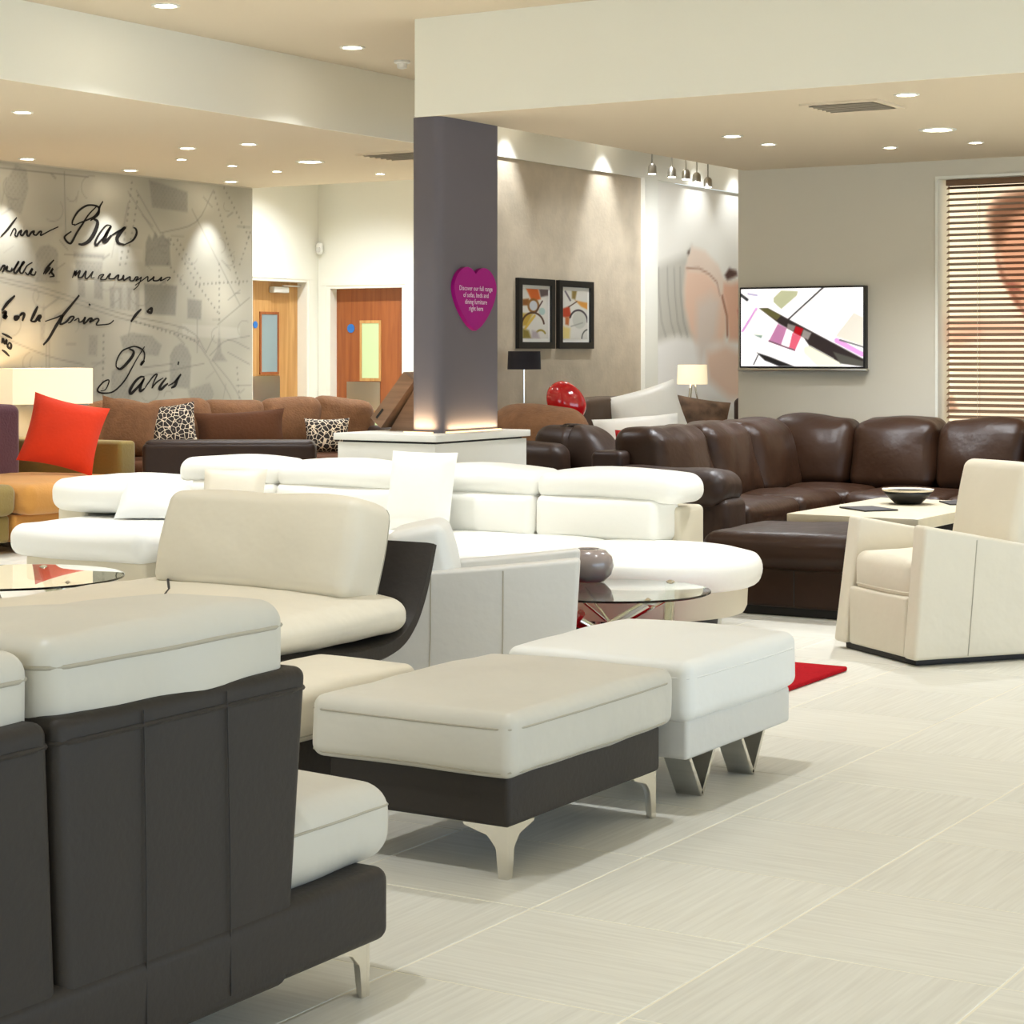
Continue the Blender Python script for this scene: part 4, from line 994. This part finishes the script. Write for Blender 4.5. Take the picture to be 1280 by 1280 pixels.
# ---- cream armchairs (front at local y = 0, facing -y)
def armchair(label, loc, rz, zf, zb, leanf, material, cushion_mat, back_top, W=0.68, D=0.86, curve=0.0, bw=0.17, bt=0.16):
    t = thing('cream_armchair', label, 'armchair', loc, rz, 'cream tub armchairs')
    h = W/2
    def arm_fn(s):
        def fn(p):
            p = p.copy(); v = p[:, 1]/D+0.5          # 0 front .. 1 back
            top = zf+(zb-zf)*(v+curve*v*(1-v)); k = np.clip(p[:, 2]/0.62+0.5, 0, 1)
            p[:, 2] = (0.03+(top-0.03)*k)-0.31
            p[:, 1] += leanf*k*(1-v)
            p[:, 0] += -s*0.02*(k-0.5)
            return p
        return fn
    for s in (-1, 1):
        a = part('arm_panel', rbox((s*(h-0.05), D/2, 0.31), (0.10, D, 0.62), r=0.02, n=(1, 10, 8), k=3, fn=arm_fn(s), seed=1), material, t, world=False)
        for v in (0.36, 0.74):
            top = zf+(zb-zf)*(v+curve*v*(1-v))
            part('stitch_line', tube([(s*(h+0.011), v*D-0.03*(1 if leanf > 0 else -0.3), 0.04), (s*(h+0.002), v*D, 0.5*top), (s*(h-0.009), v*D+leanf*0.3+0.01, top-0.02)], 0.0025, 6), M_STITCHL, a, world=False)
    part('front_panel', rbox((0, 0.05, 0.165), (W-0.2, 0.06, 0.27), r=0.015, n=(4, 1, 3), k=2), material, t, world=False)
    part('back_panel', rbox((0, D-0.06, 0.34), (W-0.12, 0.12, 0.62), r=0.03, n=(4, 1, 4), k=3, rot=(math.radians(-6), 0, 0)), material, t, world=False)
    c = (0, D*0.42, 0.37)
    sc = part('seat_cushion', rbox(c, (W-0.205, D*0.74, 0.19), r=0.045, puff=(0, 0.015, 0.02), n=(6, 6, 3), k=4, wob=0.003), cushion_mat, t, world=False, sharp=0)
    part('piping', seam_ring(c, (W-0.205, D*0.74, 0.19), 0.045, -0.55, (0, 0.015, 0.02), 0.004, 0.003), cushion_mat, sc, world=False)
    bh = back_top-0.42
    part('back_cushion', rbox((0, D*0.80, 0.42+bh/2), (W-bw, bt, bh), r=0.045, puff=(0.005, 0.02, 0.01), n=(6, 3, 6), k=4, wob=0.002, rot=(math.radians(-12), 0, 0)), cushion_mat, t, world=False, sharp=0)
    part('plinth', rbox((0, D/2, 0.016), (W-0.08, D-0.08, 0.03), r=0.004, n=(1, 1, 1), k=1), M_DARK, t, world=False)
    return t
armchair('cream leather tub armchair standing alone before the stone coffee table', (-3.43, 8.72, 0), math.radians(-37), 0.625, 0.48, 0.07, M_CREAM, M_CREAM, 0.88)
armchair('pale grey leather armchair between the chaise and the glass table', (-4.065, 7.07, 0), math.radians(119.7), 0.585, 0.52, -0.035, M_LTGREY, M_WHITE2, 0.70, W=0.5, D=0.75, curve=0.35, bw=0.10, bt=0.24)

# ---- white corner sofa
wf = thing('white_corner_sofa', 'large white leather corner sofa with headrests and rounded chaise ends', 'sofa', (-6.3, 9.0, 0))
part('base', merge(bb(-7.3, -4.75, 8.28, 9.45, 0.12, 0.27, r=0.02, n=(4, 2, 1), k=2), bb(-8.18, -7.30, 8.13, 9.45, 0.12, 0.27, r=0.02, n=(2, 2, 1), k=2)), M_BEIGEBASE, wf)
part('plinth', merge(lathe([(0.38, 0.0), (0.40, 0.13)], 40, (-4.65, 8.73, 0)), box(-7.25, -4.85, 8.45, 9.40, 0, 0.12), box(-8.08, -7.40, 8.30, 9.40, 0, 0.12)), M_DARK, wf)  # dark plinth added to give the shade beneath the sofa
part('chaise_base', lathe([(0.46, 0.13), (0.52, 0.14), (0.535, 0.17), (0.54, 0.28), (0.50, 0.30)], 48, (-4.65, 8.73, 0)), M_BEIGEBASE, wf)
prof = [(0.02, 0.27)]+[(0.56+0.05*math.sin(a), 0.345-0.075*math.cos(a)) for a in np.linspace(0.15, PI-0.5, 10)]+[(0.50, 0.432), (0.35, 0.446), (0.18, 0.452), (0.02, 0.453)]
part('chaise_cushion', lathe(prof, 56, (-4.65, 8.73, 0)), M_WHITE, wf, sharp=0)
for x0, x1 in ((-6.02, -4.95), (-7.23, -6.03)):
    cushion('seat_cushion', x0, x1, 8.16, 9.14, 0.265, 0.44, M_WHITE, wf, r=0.07, puff=(0.01, 0.02, 0.02))
cushion('seat_cushion', -8.24, -7.245, 8.04, 9.14, 0.265, 0.445, M_WHITE2, wf, r=0.075, puff=(0.02, 0.03, 0.012))
part('back_frame', merge(bb(-8.30, -4.67, 9.22, 9.52, 0.12, 0.60, r=0.03, n=(6, 2, 2)), bb(-8.42, -8.20, 8.62, 9.30, 0.12, 0.50, r=0.03, n=(2, 3, 2))), M_BEIGEBASE, wf)
for x0, x1 in ((-5.42, -4.70), (-6.28, -5.43), (-7.14, -6.29), (-8.0, -7.15)):
    cushion('back_cushion', x0, x1, 9.02, 9.30, 0.42, 0.655, M_WHITE, wf, r=0.05, puff=(0.005, 0.03, 0.0))
def hr(p):
    p = p.copy(); p[:, 2] -= 0.02*(p[:, 0]/0.43)**2; return p
for x0, x1 in ((-5.42, -4.60), (-6.28, -5.43), (-7.14, -6.29), (-7.86, -7.15)):
    cushion('headrest', x0, x1, 9.03, 9.40, 0.640, 0.785, M_WHITE, wf, r=0.065, puff=(0.015, 0.02, 0.012), fn=hr, n=(8, 4, 2))
cushion('headrest', -8.42, -7.80, 8.55, 9.32, 0.48, 0.66, M_WHITE, wf, r=0.07, puff=(0.02, 0.03, 0.02), n=(5, 7, 2))
for x, y in ((-4.65, 8.35), (-6.3, 8.4), (-8.05, 8.25), (-7.35, 8.25), (-4.8, 9.35), (-8.1, 9.35), (-4.3, 8.9)):
    part('foot', lathe([(0.02, 0), (0.024, 0.13)], 12, (x, y, 0)), M_CHROMES, wf)
throw('throw_cushion', 'square white throw cushion leaning on the white corner sofa back', M_WHITE, 0.42, 0.42, 0.14, (-6.05, 8.86, 0.452), 0, math.radians(-12), ear=0.03)
throw('throw_cushion', 'small white cushion lying on the white chaise end, nearer the lens', M_WHITE2, 0.40, 0.30, 0.13, (-7.62, 8.52, 0.455), math.radians(28), math.radians(-48), ear=0.05)
throw('throw_cushion', 'small ivory cushion behind the grey chaise back on the white sofa', M_CREAM, 0.36, 0.32, 0.13, (-7.12, 8.62, 0.45), math.radians(24), math.radians(-22), ear=0.05)

# ---- glass tables
def glass_table(label, cx, cy, z, r, red, turn=0.0, foot=0.022):
    t = thing('glass_table', label, 'table', (cx, cy, 0), 0, 'round glass coffee tables')
    part('glass_top', lathe([(0.02, z-0.010), (r-0.004, z-0.010), (r, z-0.007), (r, z-0.002), (r-0.003, z), (0.02, z)], 64, (cx, cy, 0)), M_GLASS, t, sharp=30)
    for k in range(3):
        a = turn+2*PI*k/3; c, s = math.cos(a), math.sin(a)
        f = lambda x, y: (cx+c*x-s*y, cy+s*x+c*y)
        x0, y0 = f(0.31, -0.26); x1, y1 = f(-0.22, -0.21)
        lg = part('leg', tube([(x0, y0, z-0.012), (x1, y1, foot)], 0.025, 14), M_CHROME, t)
        part('pad', lathe([(0.03, z-0.016), (0.03, z-0.011)], 16, (x0, y0, 0)), M_CHROMES, lg)
    if red:
        part('strut', merge(tube([(cx-0.10, cy-0.24, z-0.05), (cx-0.33, cy-0.13, foot)], 0.022, 8), tube([(cx-0.04, cy-0.22, z-0.08), (cx-0.28, cy-0.1, foot)], 0.018, 8)), M_REDG, t)['label'] = 'glossy red strut'
    for k in range(3):
        a = turn+2*PI*k/3+0.5; 
        part('wire_brace', tube([(cx+0.26*math.cos(a), cy+0.26*math.sin(a), z-0.03), (cx-0.24*math.cos(a), cy-0.24*math.sin(a), foot+0.02)], 0.005, 6), M_CHROME, t)
    return t
glass_table('round glass coffee table on crossed chrome tubes, before the white chaise end', -4.23, 7.73, 0.36, 0.42, True, foot=0.045)
glass_table('round glass coffee table cut by the left frame edge', -6.60, 6.47, 0.40, 0.50, False, 0.6)
vz = thing('vase', 'squat taupe glazed vase on the glass coffee table', 'vase', (-4.47, 7.92, 0.361))
part('body', lathe([(0.055, 0), (0.075, 0.004), (0.105, 0.035), (0.117, 0.075), (0.108, 0.115), (0.080, 0.143), (0.052, 0.150), (0.044, 0.146), (0.044, 0.13), (0.08, 0.10), (0.09, 0.06), (0.05, 0.02)], 40), M_TAUPE, vz, world=False, sharp=0)
part('mouth_shade_disc', lathe([(0.0435, 0.138), (0.0435, 0.144)], 24), M_BLACK, vz, world=False)  # black disc stands in for the shade inside the mouth
single('rug', bb(-5.15, -3.37, 7.40, 8.28, 0.001, 0.022, r=0.008, n=(4, 4, 1), k=2), M_REDRUG, 'red pile rug under the glass coffee table', 'rug')

# ---- brown leather corner sofa by the television wall
bs = thing('brown_corner_sofa', 'dark brown leather corner sofa along the television wall', 'sofa', (-4.8, 12.4, 0))
part('base', merge(bb(-6.15, -5.22, 10.95, 13.6, 0.06, 0.30, r=0.03, n=(2, 5, 1)), bb(-5.22, -2.9, 12.55, 13.7, 0.06, 0.30, r=0.03, n=(5, 2, 1))), M_BROWND, bs)
part('back_frame', merge(bb(-6.17, -5.95, 10.95, 13.75, 0.10, 0.78, r=0.04, n=(2, 6, 3)), bb(-6.15, -2.9, 13.58, 13.8, 0.10, 0.80, r=0.04, n=(6, 2, 3))), M_BROWND, bs)
def backrest_x(p):
    p = p.copy(); k = np.clip(p[:, 2]/0.26, -1, 1); p[:, 0] -= 0.07*k; return p
def backrest_y(p):
    p = p.copy(); k = np.clip(p[:, 2]/0.26, -1, 1); p[:, 1] += 0.07*k; return p
for y0, y1 in ((11.10, 11.84), (11.86, 12.50), (12.52, 13.16)):
    cushion('back_cushion', -6.05, -5.72, y0, y1, 0.42, 0.91, M_BROWN, bs, r=0.09, puff=(0.05, 0.01, 0.02), wob=0.010, fn=backrest_x, n=(5, 9, 8))
for x0, x1 in ((-6.03, -5.40), (-5.39, -4.77), (-4.76, -4.14), (-4.13, -3.50), (-3.49, -2.95)):
    cushion('back_cushion', x0, x1, 13.25, 13.58, 0.44, 0.925, M_BROWN, bs, r=0.09, puff=(0.01, 0.05, 0.02), wob=0.010, fn=backrest_y, n=(9, 5, 8))
for y0, y1 in ((11.20, 12.0), (12.02, 12.7)):
    cushion('seat_cushion', -5.80, -5.20, y0, y1, 0.28, 0.46, M_BROWN, bs, r=0.06, puff=(0.02, 0.01, 0.03), wob=0.005)
for x0, x1 in ((-5.80, -5.15), (-5.14, -4.45), (-4.44, -3.75), (-3.74, -2.95)):
    cushion('seat_cushion', x0, x1, 12.52 if x0 > -5.7 else 12.72, 13.30, 0.28, 0.46, M_BROWN, bs, r=0.06, puff=(0.01, 0.02, 0.03), wob=0.005)
ar = cushion('arm', -5.98, -5.18, 10.84, 11.14, 0.06, 0.52, M_BROWND, bs, r=0.05, puff=(0.02, 0.02, 0.0))
cushion('arm_pad', -5.96, -5.20, 10.78, 11.16, 0.48, 0.68, M_BROWND, bs, r=0.09, puff=(0.02, 0.03, 0.02), wob=0.008)
for x, y in ((-5.9, 11.0), (-5.3, 11.0), (-3.1, 12.7), (-3.1, 13.6)):
    part('foot', lathe([(0.03, 0), (0.03, 0.065)], 12, (x, y, 0)), M_DARK, bs)
bo = thing('brown_ottoman', 'dark brown leather ottoman box beside the white chaise end', 'ottoman', (-4.2, 10.15, 0))
part('base', bb(-4.72, -3.66, 9.78, 10.52, 0.05, 0.27, r=0.02, n=(4, 3, 2)), M_BROWN, bo)
part('stitch_line', merge(tube([(-4.28, 9.778, 0.06), (-4.28, 9.778, 0.26)], 0.003, 6), tube([(-3.95, 9.778, 0.06), (-3.95, 9.778, 0.26)], 0.003, 6)), M_STITCH, bo)
cushion('cushion', -4.80, -3.62, 9.72, 10.56, 0.26, 0.435, M_BROWN, bo, r=0.075, puff=(0.02, 0.015, 0.04), wob=0.004)
part('plinth', box(-4.66, -3.72, 9.84, 10.46, 0, 0.05), M_DARK, bo, smooth=False)

ct = thing('coffee_table', 'low coffee table with a thick cream stone slab', 'table', (-4.3, 11.4, 0))
part('slab', bb(-4.72, -3.93, 10.68, 12.14, 0.405, 0.47, r=0.005, n=(1, 1, 1), k=1), M_STONE, ct)
part('leg', bb(-4.62, -4.05, 10.86, 10.95, 0.0, 0.405, r=0.004, n=(1, 1, 1), k=1), M_DARK, ct)
part('leg', bb(-4.62, -4.05, 11.9, 11.99, 0.0, 0.405, r=0.004, n=(1, 1, 1), k=1), M_DARK, ct)
part('stretcher', bb(-4.36, -4.30, 10.95, 11.9, 0.10, 0.16, r=0.004, n=(1, 1, 1), k=1), M_DARK, ct)
bw = thing('bowl', 'wide dark bowl with pale rim on the stone coffee table', 'bowl', (-4.38, 11.72, 0.471))
part('body', lathe([(0.05, 0), (0.08, 0.004), (0.125, 0.045), (0.150, 0.080), (0.144, 0.080), (0.115, 0.048), (0.07, 0.016), (0.02, 0.012)], 40), M_BLACK, bw, world=False, sharp=0)
part('rim', lathe([(0.150, 0.078), (0.157, 0.090), (0.150, 0.090), (0.143, 0.078)], 40), M_BEIGEBASE, bw, world=False)
single('magazine', xform(box(-0.11, 0.11, -0.15, 0.15, 0, 0.008)[0], (-4.42, 11.18, 0.471), (0, 0, 0.9))if False else (xform(box(-0.11, 0.11, -0.15, 0.15, 0, 0.008)[0], (-4.42, 11.18, 0.4715), (0, 0, 0.9)), box(0, 1, 0, 1, 0, 1)[1]),
       M_DARK, 'dark magazine lying before the bowl on the stone table', 'magazine', smooth=False)
single('magazine', (xform(box(-0.09, 0.09, -0.13, 0.13, 0, 0.008)[0], (-4.12, 11.9, 0.4715), (0, 0, 0.6)), box(0, 1, 0, 1, 0, 1)[1]),
       M_DARK, 'dark magazine lying behind the bowl on the stone table', 'magazine', smooth=False)

# ---- background furniture right of the column
rc = thing('brown_recliner', 'dark brown leather recliner behind the white plinth', 'recliner', (-6.7, 11.7, 0))
RX = -0.08
part('base', bb(-7.1+RX, -6.28+RX, 11.2, 12.1, 0.05, 0.42, r=0.04, n=(2, 2, 2)), M_BROWND, rc)
cushion('arm', -7.12+RX, -6.46+RX, 11.16, 11.40, 0.40, 0.80, M_BROWND, rc, r=0.08, puff=(0.02, 0.02, 0.01))
cushion('backrest', -6.80+RX, -6.24+RX, 11.44, 11.80, 0.40, 0.90, M_BROWND, rc, r=0.09, puff=(0.03, 0.03, 0.02), wob=0.008,
        fn=lambda p: np.stack([p[:, 0]-0.16*np.clip(p[:, 2]/0.25, -1, 1)*(p[:, 0] > 0), p[:, 1], p[:, 2]], 1), n=(6, 4, 6))
cushion('arm', -7.12+RX, -6.46+RX, 11.86, 12.10, 0.40, 0.78, M_BROWND, rc, r=0.08, puff=(0.02, 0.02, 0.01))
bf = thing('brown_fabric_chair', 'brown fabric armchair with plump cushions behind the column', 'armchair', (-7.4, 12.35, 0))
part('base', bb(-7.85, -6.95, 12.17, 12.8, 0.05, 0.45, r=0.04, n=(2, 2, 2)), M_BROWNV, bf)
cushion('backrest', -7.75, -6.98, 12.16, 12.48, 0.44, 0.98, M_BROWNF, bf, r=0.14, puff=(0.04, 0.04, 0.04), wob=0.015)
cushion('arm', -7.2, -6.85, 12.20, 12.48, 0.44, 0.84, M_BROWNF, bf, r=0.12, puff=(0.03, 0.03, 0.03), wob=0.012)
prof_ = [(0.012, -0.20), (0.02, -0.185)]+[(0.135*math.sin(a)**0.8*(1+0.12*math.cos(a)), -0.16*math.cos(a)) for a in np.linspace(0.12, PI-0.05, 16)]
v, f = lathe(prof_, 28)
v = v*np.array([1, 0.72, 1])
rl = link('red_balloon', mesh('red_balloon', xform(v, (0, 0, 0.17), (0, math.radians(-32), 0)), f, True, 0), M_REDG)
rl.location = (-7.38, 12.74, 0.86); rl.rotation_euler = (0, 0, math.radians(31))
tag(rl, 'glossy red balloon above the brown fabric armchair', 'balloon')
def shade_lamp(name, label, x, y, z0, z1, r, smat, tripod=False, base_z=0.0, light=0):
    t = thing(name, label, 'lamp', (x, y, base_z))
    n = 0.02
    part('shade', lathe([(r*0.96, z1-base_z), (r, z0-base_z), (r-0.006, z0-base_z), (r*0.96-0.006, z1-base_z)], 32), smat, t, world=False, sharp=30)
    if tripod:
        for k in range(3):
            a = 2*PI*k/3+0.3
            part('leg', tube([(0.02*math.cos(a), 0.02*math.sin(a), z0-base_z), (0.24*math.cos(a), 0.24*math.sin(a), 0.0)], 0.008, 8), M_CHROME, t, world=False)
    else:
        part('pole', tube([(0, 0, 0.02), (0, 0, z1-base_z-0.03)], 0.008, 8), M_CHROME, t, world=False)
        part('base', lathe([(0.12, 0), (0.12, 0.015), (0.02, 0.025)], 24), M_CHROME, t, world=False)
    part('spider', merge(tube([(-r*0.96, 0, z1-base_z-0.02), (r*0.96, 0, z1-base_z-0.02)], 0.003, 5), tube([(0, 0, z0-base_z), (0, 0, z1-base_z-0.02)], 0.010, 8)), M_CHROME, t, world=False)
    if light:
        l = bpy.data.lights.new('bulb', 'POINT'); l.energy = light; l.color = (1, 0.82, 0.6); l.shadow_soft_size = 0.04
        o = bpy.data.objects.new('bulb', l); COL.objects.link(o); o.parent = t; o.location = (0, 0, (z0+z1)/2-base_z)
    return t
shade_lamp('floor_lamp', 'floor lamp with a black drum shade below the framed pictures', -7.95, 13.10, 1.262, 1.40, 0.128, M_SHADEK)
shade_lamp('tripod_lamp', 'tripod lamp with a lit white shade before the photo mural', -7.6, 15.25, 1.122, 1.285, 0.128, M_SHADEW, True, light=6)
ds = thing('dark_sofa', 'dark brown leather sofa under the framed pictures', 'sofa', (-7.3, 13.85, 0))
part('base', bb(-7.75, -6.75, 13.2, 14.75, 0.0, 0.42, r=0.04, n=(2, 4, 2)), M_BROWND, ds)
cushion('backrest', -7.78, -7.48, 13.25, 14.40, 0.40, 1.04, M_TAUPEL, ds, r=0.05, puff=(0.02, 0.01, 0.01))
cushion('seat_cushion', -7.48, -6.78, 13.3, 14.7, 0.40, 0.56, M_BROWND, ds, r=0.05)
throw('throw_cushion', 'big white cushion propped up on the dark sofa under the pictures', M_WHITE, 0.60, 0.50, 0.2, (-7.2, 13.72, 0.565), math.radians(38), math.radians(-16), math.radians(-16))
throw('throw_cushion', 'white cushion slumped in front of the propped white one', M_WHITE, 0.66, 0.36, 0.2, (-7.1, 13.36, 0.565), math.radians(34), math.radians(-28), math.radians(-5))
throw('throw_cushion', 'brown patterned cushion at the far end of the dark sofa', M_PATT if False else mat('brown_pattern', (112, 86, 66), 0.8, var=0.6, vscale=9), 0.55, 0.45, 0.18, (-7.15, 14.42, 0.565), math.radians(38), math.radians(-18), math.radians(10))
throw('throw_cushion', 'red cushion low between recliner and corner sofa', mat('red_fabric', (186, 24, 24), 0.85), 0.34, 0.26, 0.14, (-6.98, 13.12, 0.565), math.radians(32), math.radians(-12))
kc = thing('brown_chair', 'brown leather chair half hidden behind the television wall', 'chair', (-7.45, 16.75, 0))
part('seat', bb(-7.75, -7.1, 16.45, 17.2, 0.08, 0.45, r=0.04, n=(2, 2, 2)), M_BROWND, kc)
cushion('backrest', -7.8, -7.55, 16.45, 17.2, 0.42, 0.98, M_BROWND, kc, r=0.05)
for x in (-7.7, -7.15):
    for y in (16.5, 17.15): part('leg', lathe([(0.02, 0), (0.025, 0.1)], 10, (x, y, 0)), M_DARK, kc)

# ---- patchwork sofa at the mural
ps = thing('patchwork_sofa', 'patchwork sofa with plum back, olive arm and ochre seat', 'sofa', (-10.8, 10.3, 0))
part('base', bb(-11.35, -10.22, 9.05, 10.02, 0.08, 0.27, r=0.03, n=(2, 3, 1)), M_OLIVE, ps)
part('base', bb(-11.35, -10.20, 10.03, 11.25, 0.08, 0.27, r=0.03, n=(2, 3, 1)), M_ORANGE, ps)
cushion('seat_cushion', -11.2, -10.16, 9.05, 10.03, 0.27, 0.48, M_OLIVE, ps, r=0.06, puff=(0.02, 0.01, 0.03))
cushion('seat_cushion', -11.2, -10.06, 10.04, 11.20, 0.27, 0.48, M_ORANGE, ps, r=0.07, puff=(0.03, 0.02, 0.03))
cushion('back_cushion', -11.55, -11.1, 9.05, 10.0, 0.30, 0.98, M_PLUM, ps, r=0.06, puff=(0.04, 0.01, 0.01))
cushion('back_cushion', -11.55, -11.1, 10.02, 11.0, 0.30, 1.0, M_PLUM, ps, r=0.06, puff=(0.04, 0.01, 0.01))
part('arm', bb(-11.5, -10.32, 11.22, 11.40, 0.08, 0.73, r=0.03, n=(3, 1, 3)), M_OLIVE, ps)
part('arm', bb(-11.5, -10.32, 8.86, 9.04, 0.08, 0.73, r=0.03, n=(3, 1, 3)), M_OLIVE, ps)
part('throw', bb(-11.58, -11.2, 9.6, 10.75, 0.985, 1.02, r=0.015, n=(2, 4, 1)), M_MAROON, ps)['label'] = 'maroon throw folded over the plum back'
for x in (-11.3, -10.3):
    for y in (9.1, 11.3): part('foot', lathe([(0.03, 0), (0.03, 0.085)], 10, (x, y, 0)), M_DARK, ps)
throw('throw_cushion', 'bright orange red velvet cushion tilted on the ochre seat', M_RED, 0.56, 0.52, 0.17, (-10.42, 10.72, 0.49), math.radians(36), math.radians(-14), math.radians(13), ear=0.09)

ll = thing('box_shade_lamp', 'lamp with a lit rectangular cream shade before the mural', 'lamp', (-11.46, 11.62, 0))
g = []
for s in ((-0.34, 0.34, -0.12, -0.114), (-0.34, 0.34, 0.114, 0.12), (-0.34, -0.334, -0.114, 0.114), (0.334, 0.34, -0.114, 0.114)):
    g.append(box(*s, 0.985, 1.265))
v, f = merge(*g)
part('shade', (xform(v, rot=(0, 0, math.radians(70))), f), M_SHADEW, ll, world=False, smooth=False)
part('pole', tube([(0, 0, 0.02), (0, 0, 1.22)], 0.012, 10), M_CHROME, ll, world=False)
part('base', lathe([(0.12, 0), (0.12, 0.015), (0.02, 0.025)], 24), M_CHROME, ll, world=False)
l = bpy.data.lights.new('bulb', 'POINT'); l.energy = 10; l.color = (1, 0.82, 0.6); l.shadow_soft_size = 0.05
o = bpy.data.objects.new('bulb', l); COL.objects.link(o); o.parent = ll; o.location = (0, 0, 1.12)

# ---- brown fabric sofa in front of the doors
fz = math.radians(63)
fs = thing('brown_fabric_sofa', 'long brown fabric sofa piled with scatter cushions before the mural', 'sofa', (-10.55, 13.0, 0), fz)
part('base', rbox((0, 0.05, 0.25), (2.5, 0.95, 0.34), r=0.05, n=(6, 3, 2)), M_BROWNV, fs, world=False)
part('back_frame', rbox((0, 0.50, 0.48), (2.55, 0.22, 0.78), r=0.06, n=(6, 2, 3)), M_BROWND, fs, world=False)
part('arm', rbox((1.26, 0.1, 0.40), (0.2, 1.0, 0.72), r=0.07, n=(2, 4, 3)), M_BROWND, fs, world=False)
for k in range(2):
    part('seat_cushion', rbox((-0.58+1.16*k, 0.0, 0.47), (1.14, 0.8, 0.14), r=0.05, puff=(0.01, 0.01, 0.02), n=(6, 4, 2)), M_BROWNV, fs, world=False)
for k, x in enumerate((-1.02, -0.5, 0.0, 0.5, 0.98)):
    part('back_cushion', rbox((x, 0.26, 0.76), (0.56, 0.22, 0.46), r=0.09, puff=(0.02, 0.05, 0.02), n=(6, 4, 6), k=4, wob=0.012, rot=(math.radians(-12), (0.05, -0.04, 0.02, 0.03, 0.10)[k], 0)), M_BROWNF, fs, world=False, sharp=0)
def on_sofa(lx, ly):
    return (-10.55+math.cos(fz)*lx-math.sin(fz)*ly, 13.0+math.sin(fz)*lx+math.cos(fz)*ly)
for lx, ly, w, h, t_, m_, lab, ro in ((-1.12, -0.22, 0.46, 0.46, 0.16, M_BROWNF, 'tan fabric cushion beside the orange red one', 8), (-0.72, -0.12, 0.42, 0.42, 0.15, M_PATT, 'spotted cushion left of the chocolate bolster', -6),
                              (-0.15, -0.20, 0.74, 0.36, 0.18, M_BROWNV, 'long chocolate velvet bolster on the brown sofa', -3), (0.66, -0.14, 0.38, 0.30, 0.14, M_PATT, 'spotted cushion standing by itself on the brown sofa', 0)):
    x, y = on_sofa(lx, ly)
    throw('throw_cushion', lab, m_, w, h, t_, (x, y, 0.55), fz-math.radians(20), math.radians(-15), math.radians(ro), ear=0.09)
dz = math.radians(33)
db = thing('low_dark_sofa', 'low dark brown leather sofa showing its plain back', 'sofa', (-9.5, 11.5, 0), dz)
part('back_panel', rbox((0, 0, 0.40), (1.26, 0.20, 0.66), r=0.04, n=(6, 2, 3)), M_BROWND, db, world=False)
part('top_roll', rbox((0, 0.02, 0.70), (1.24, 0.22, 0.10), r=0.045, n=(6, 2, 1)), M_BROWND, db, world=False)
part('seat', rbox((0, 0.42, 0.25), (1.22, 0.62, 0.34), r=0.05, n=(4, 3, 2)), M_BROWND, db, world=False)
for x in (-0.55, 0.55):
    for y in (-0.02, 0.65): part('foot', lathe([(0.025, 0), (0.03, 0.09)], 10, (x, y, 0)), M_DARK, db, world=False)
sd = thing('side_table', 'small wooden side table at the end of the brown fabric sofa', 'table', (-9.0, 12.75, 0))
part('top', bb(-9.24, -8.76, 12.53, 12.97, 0.52, 0.56, r=0.005, n=(1, 1, 1), k=1), M_OAK, sd)
part('shelf', bb(-9.21, -8.79, 12.56, 12.94, 0.28, 0.30, r=0.004, n=(1, 1, 1), k=1), M_OAK, sd)
for x in (-9.22, -8.78):
    for y in (12.55, 12.95): part('leg', box(x-0.015, x+0.015, y-0.015, y+0.015, 0, 0.52), M_OAK, sd, smooth=False)
og = thing('ornament', 'black ornament on the small wooden side table', 'ornament', (-8.98, 12.7, 0.561))
part('body', rbox((0, 0, 0.05), (0.22, 0.10, 0.08), r=0.035, n=(3, 2, 2)), M_BLACK, og, world=False)
part('neck', tube([(0.02, 0, 0.08), (0.03, 0, 0.14), (0.05, 0, 0.19)], [0.03, 0.02, 0.016], 10), M_BLACK, og, world=False)
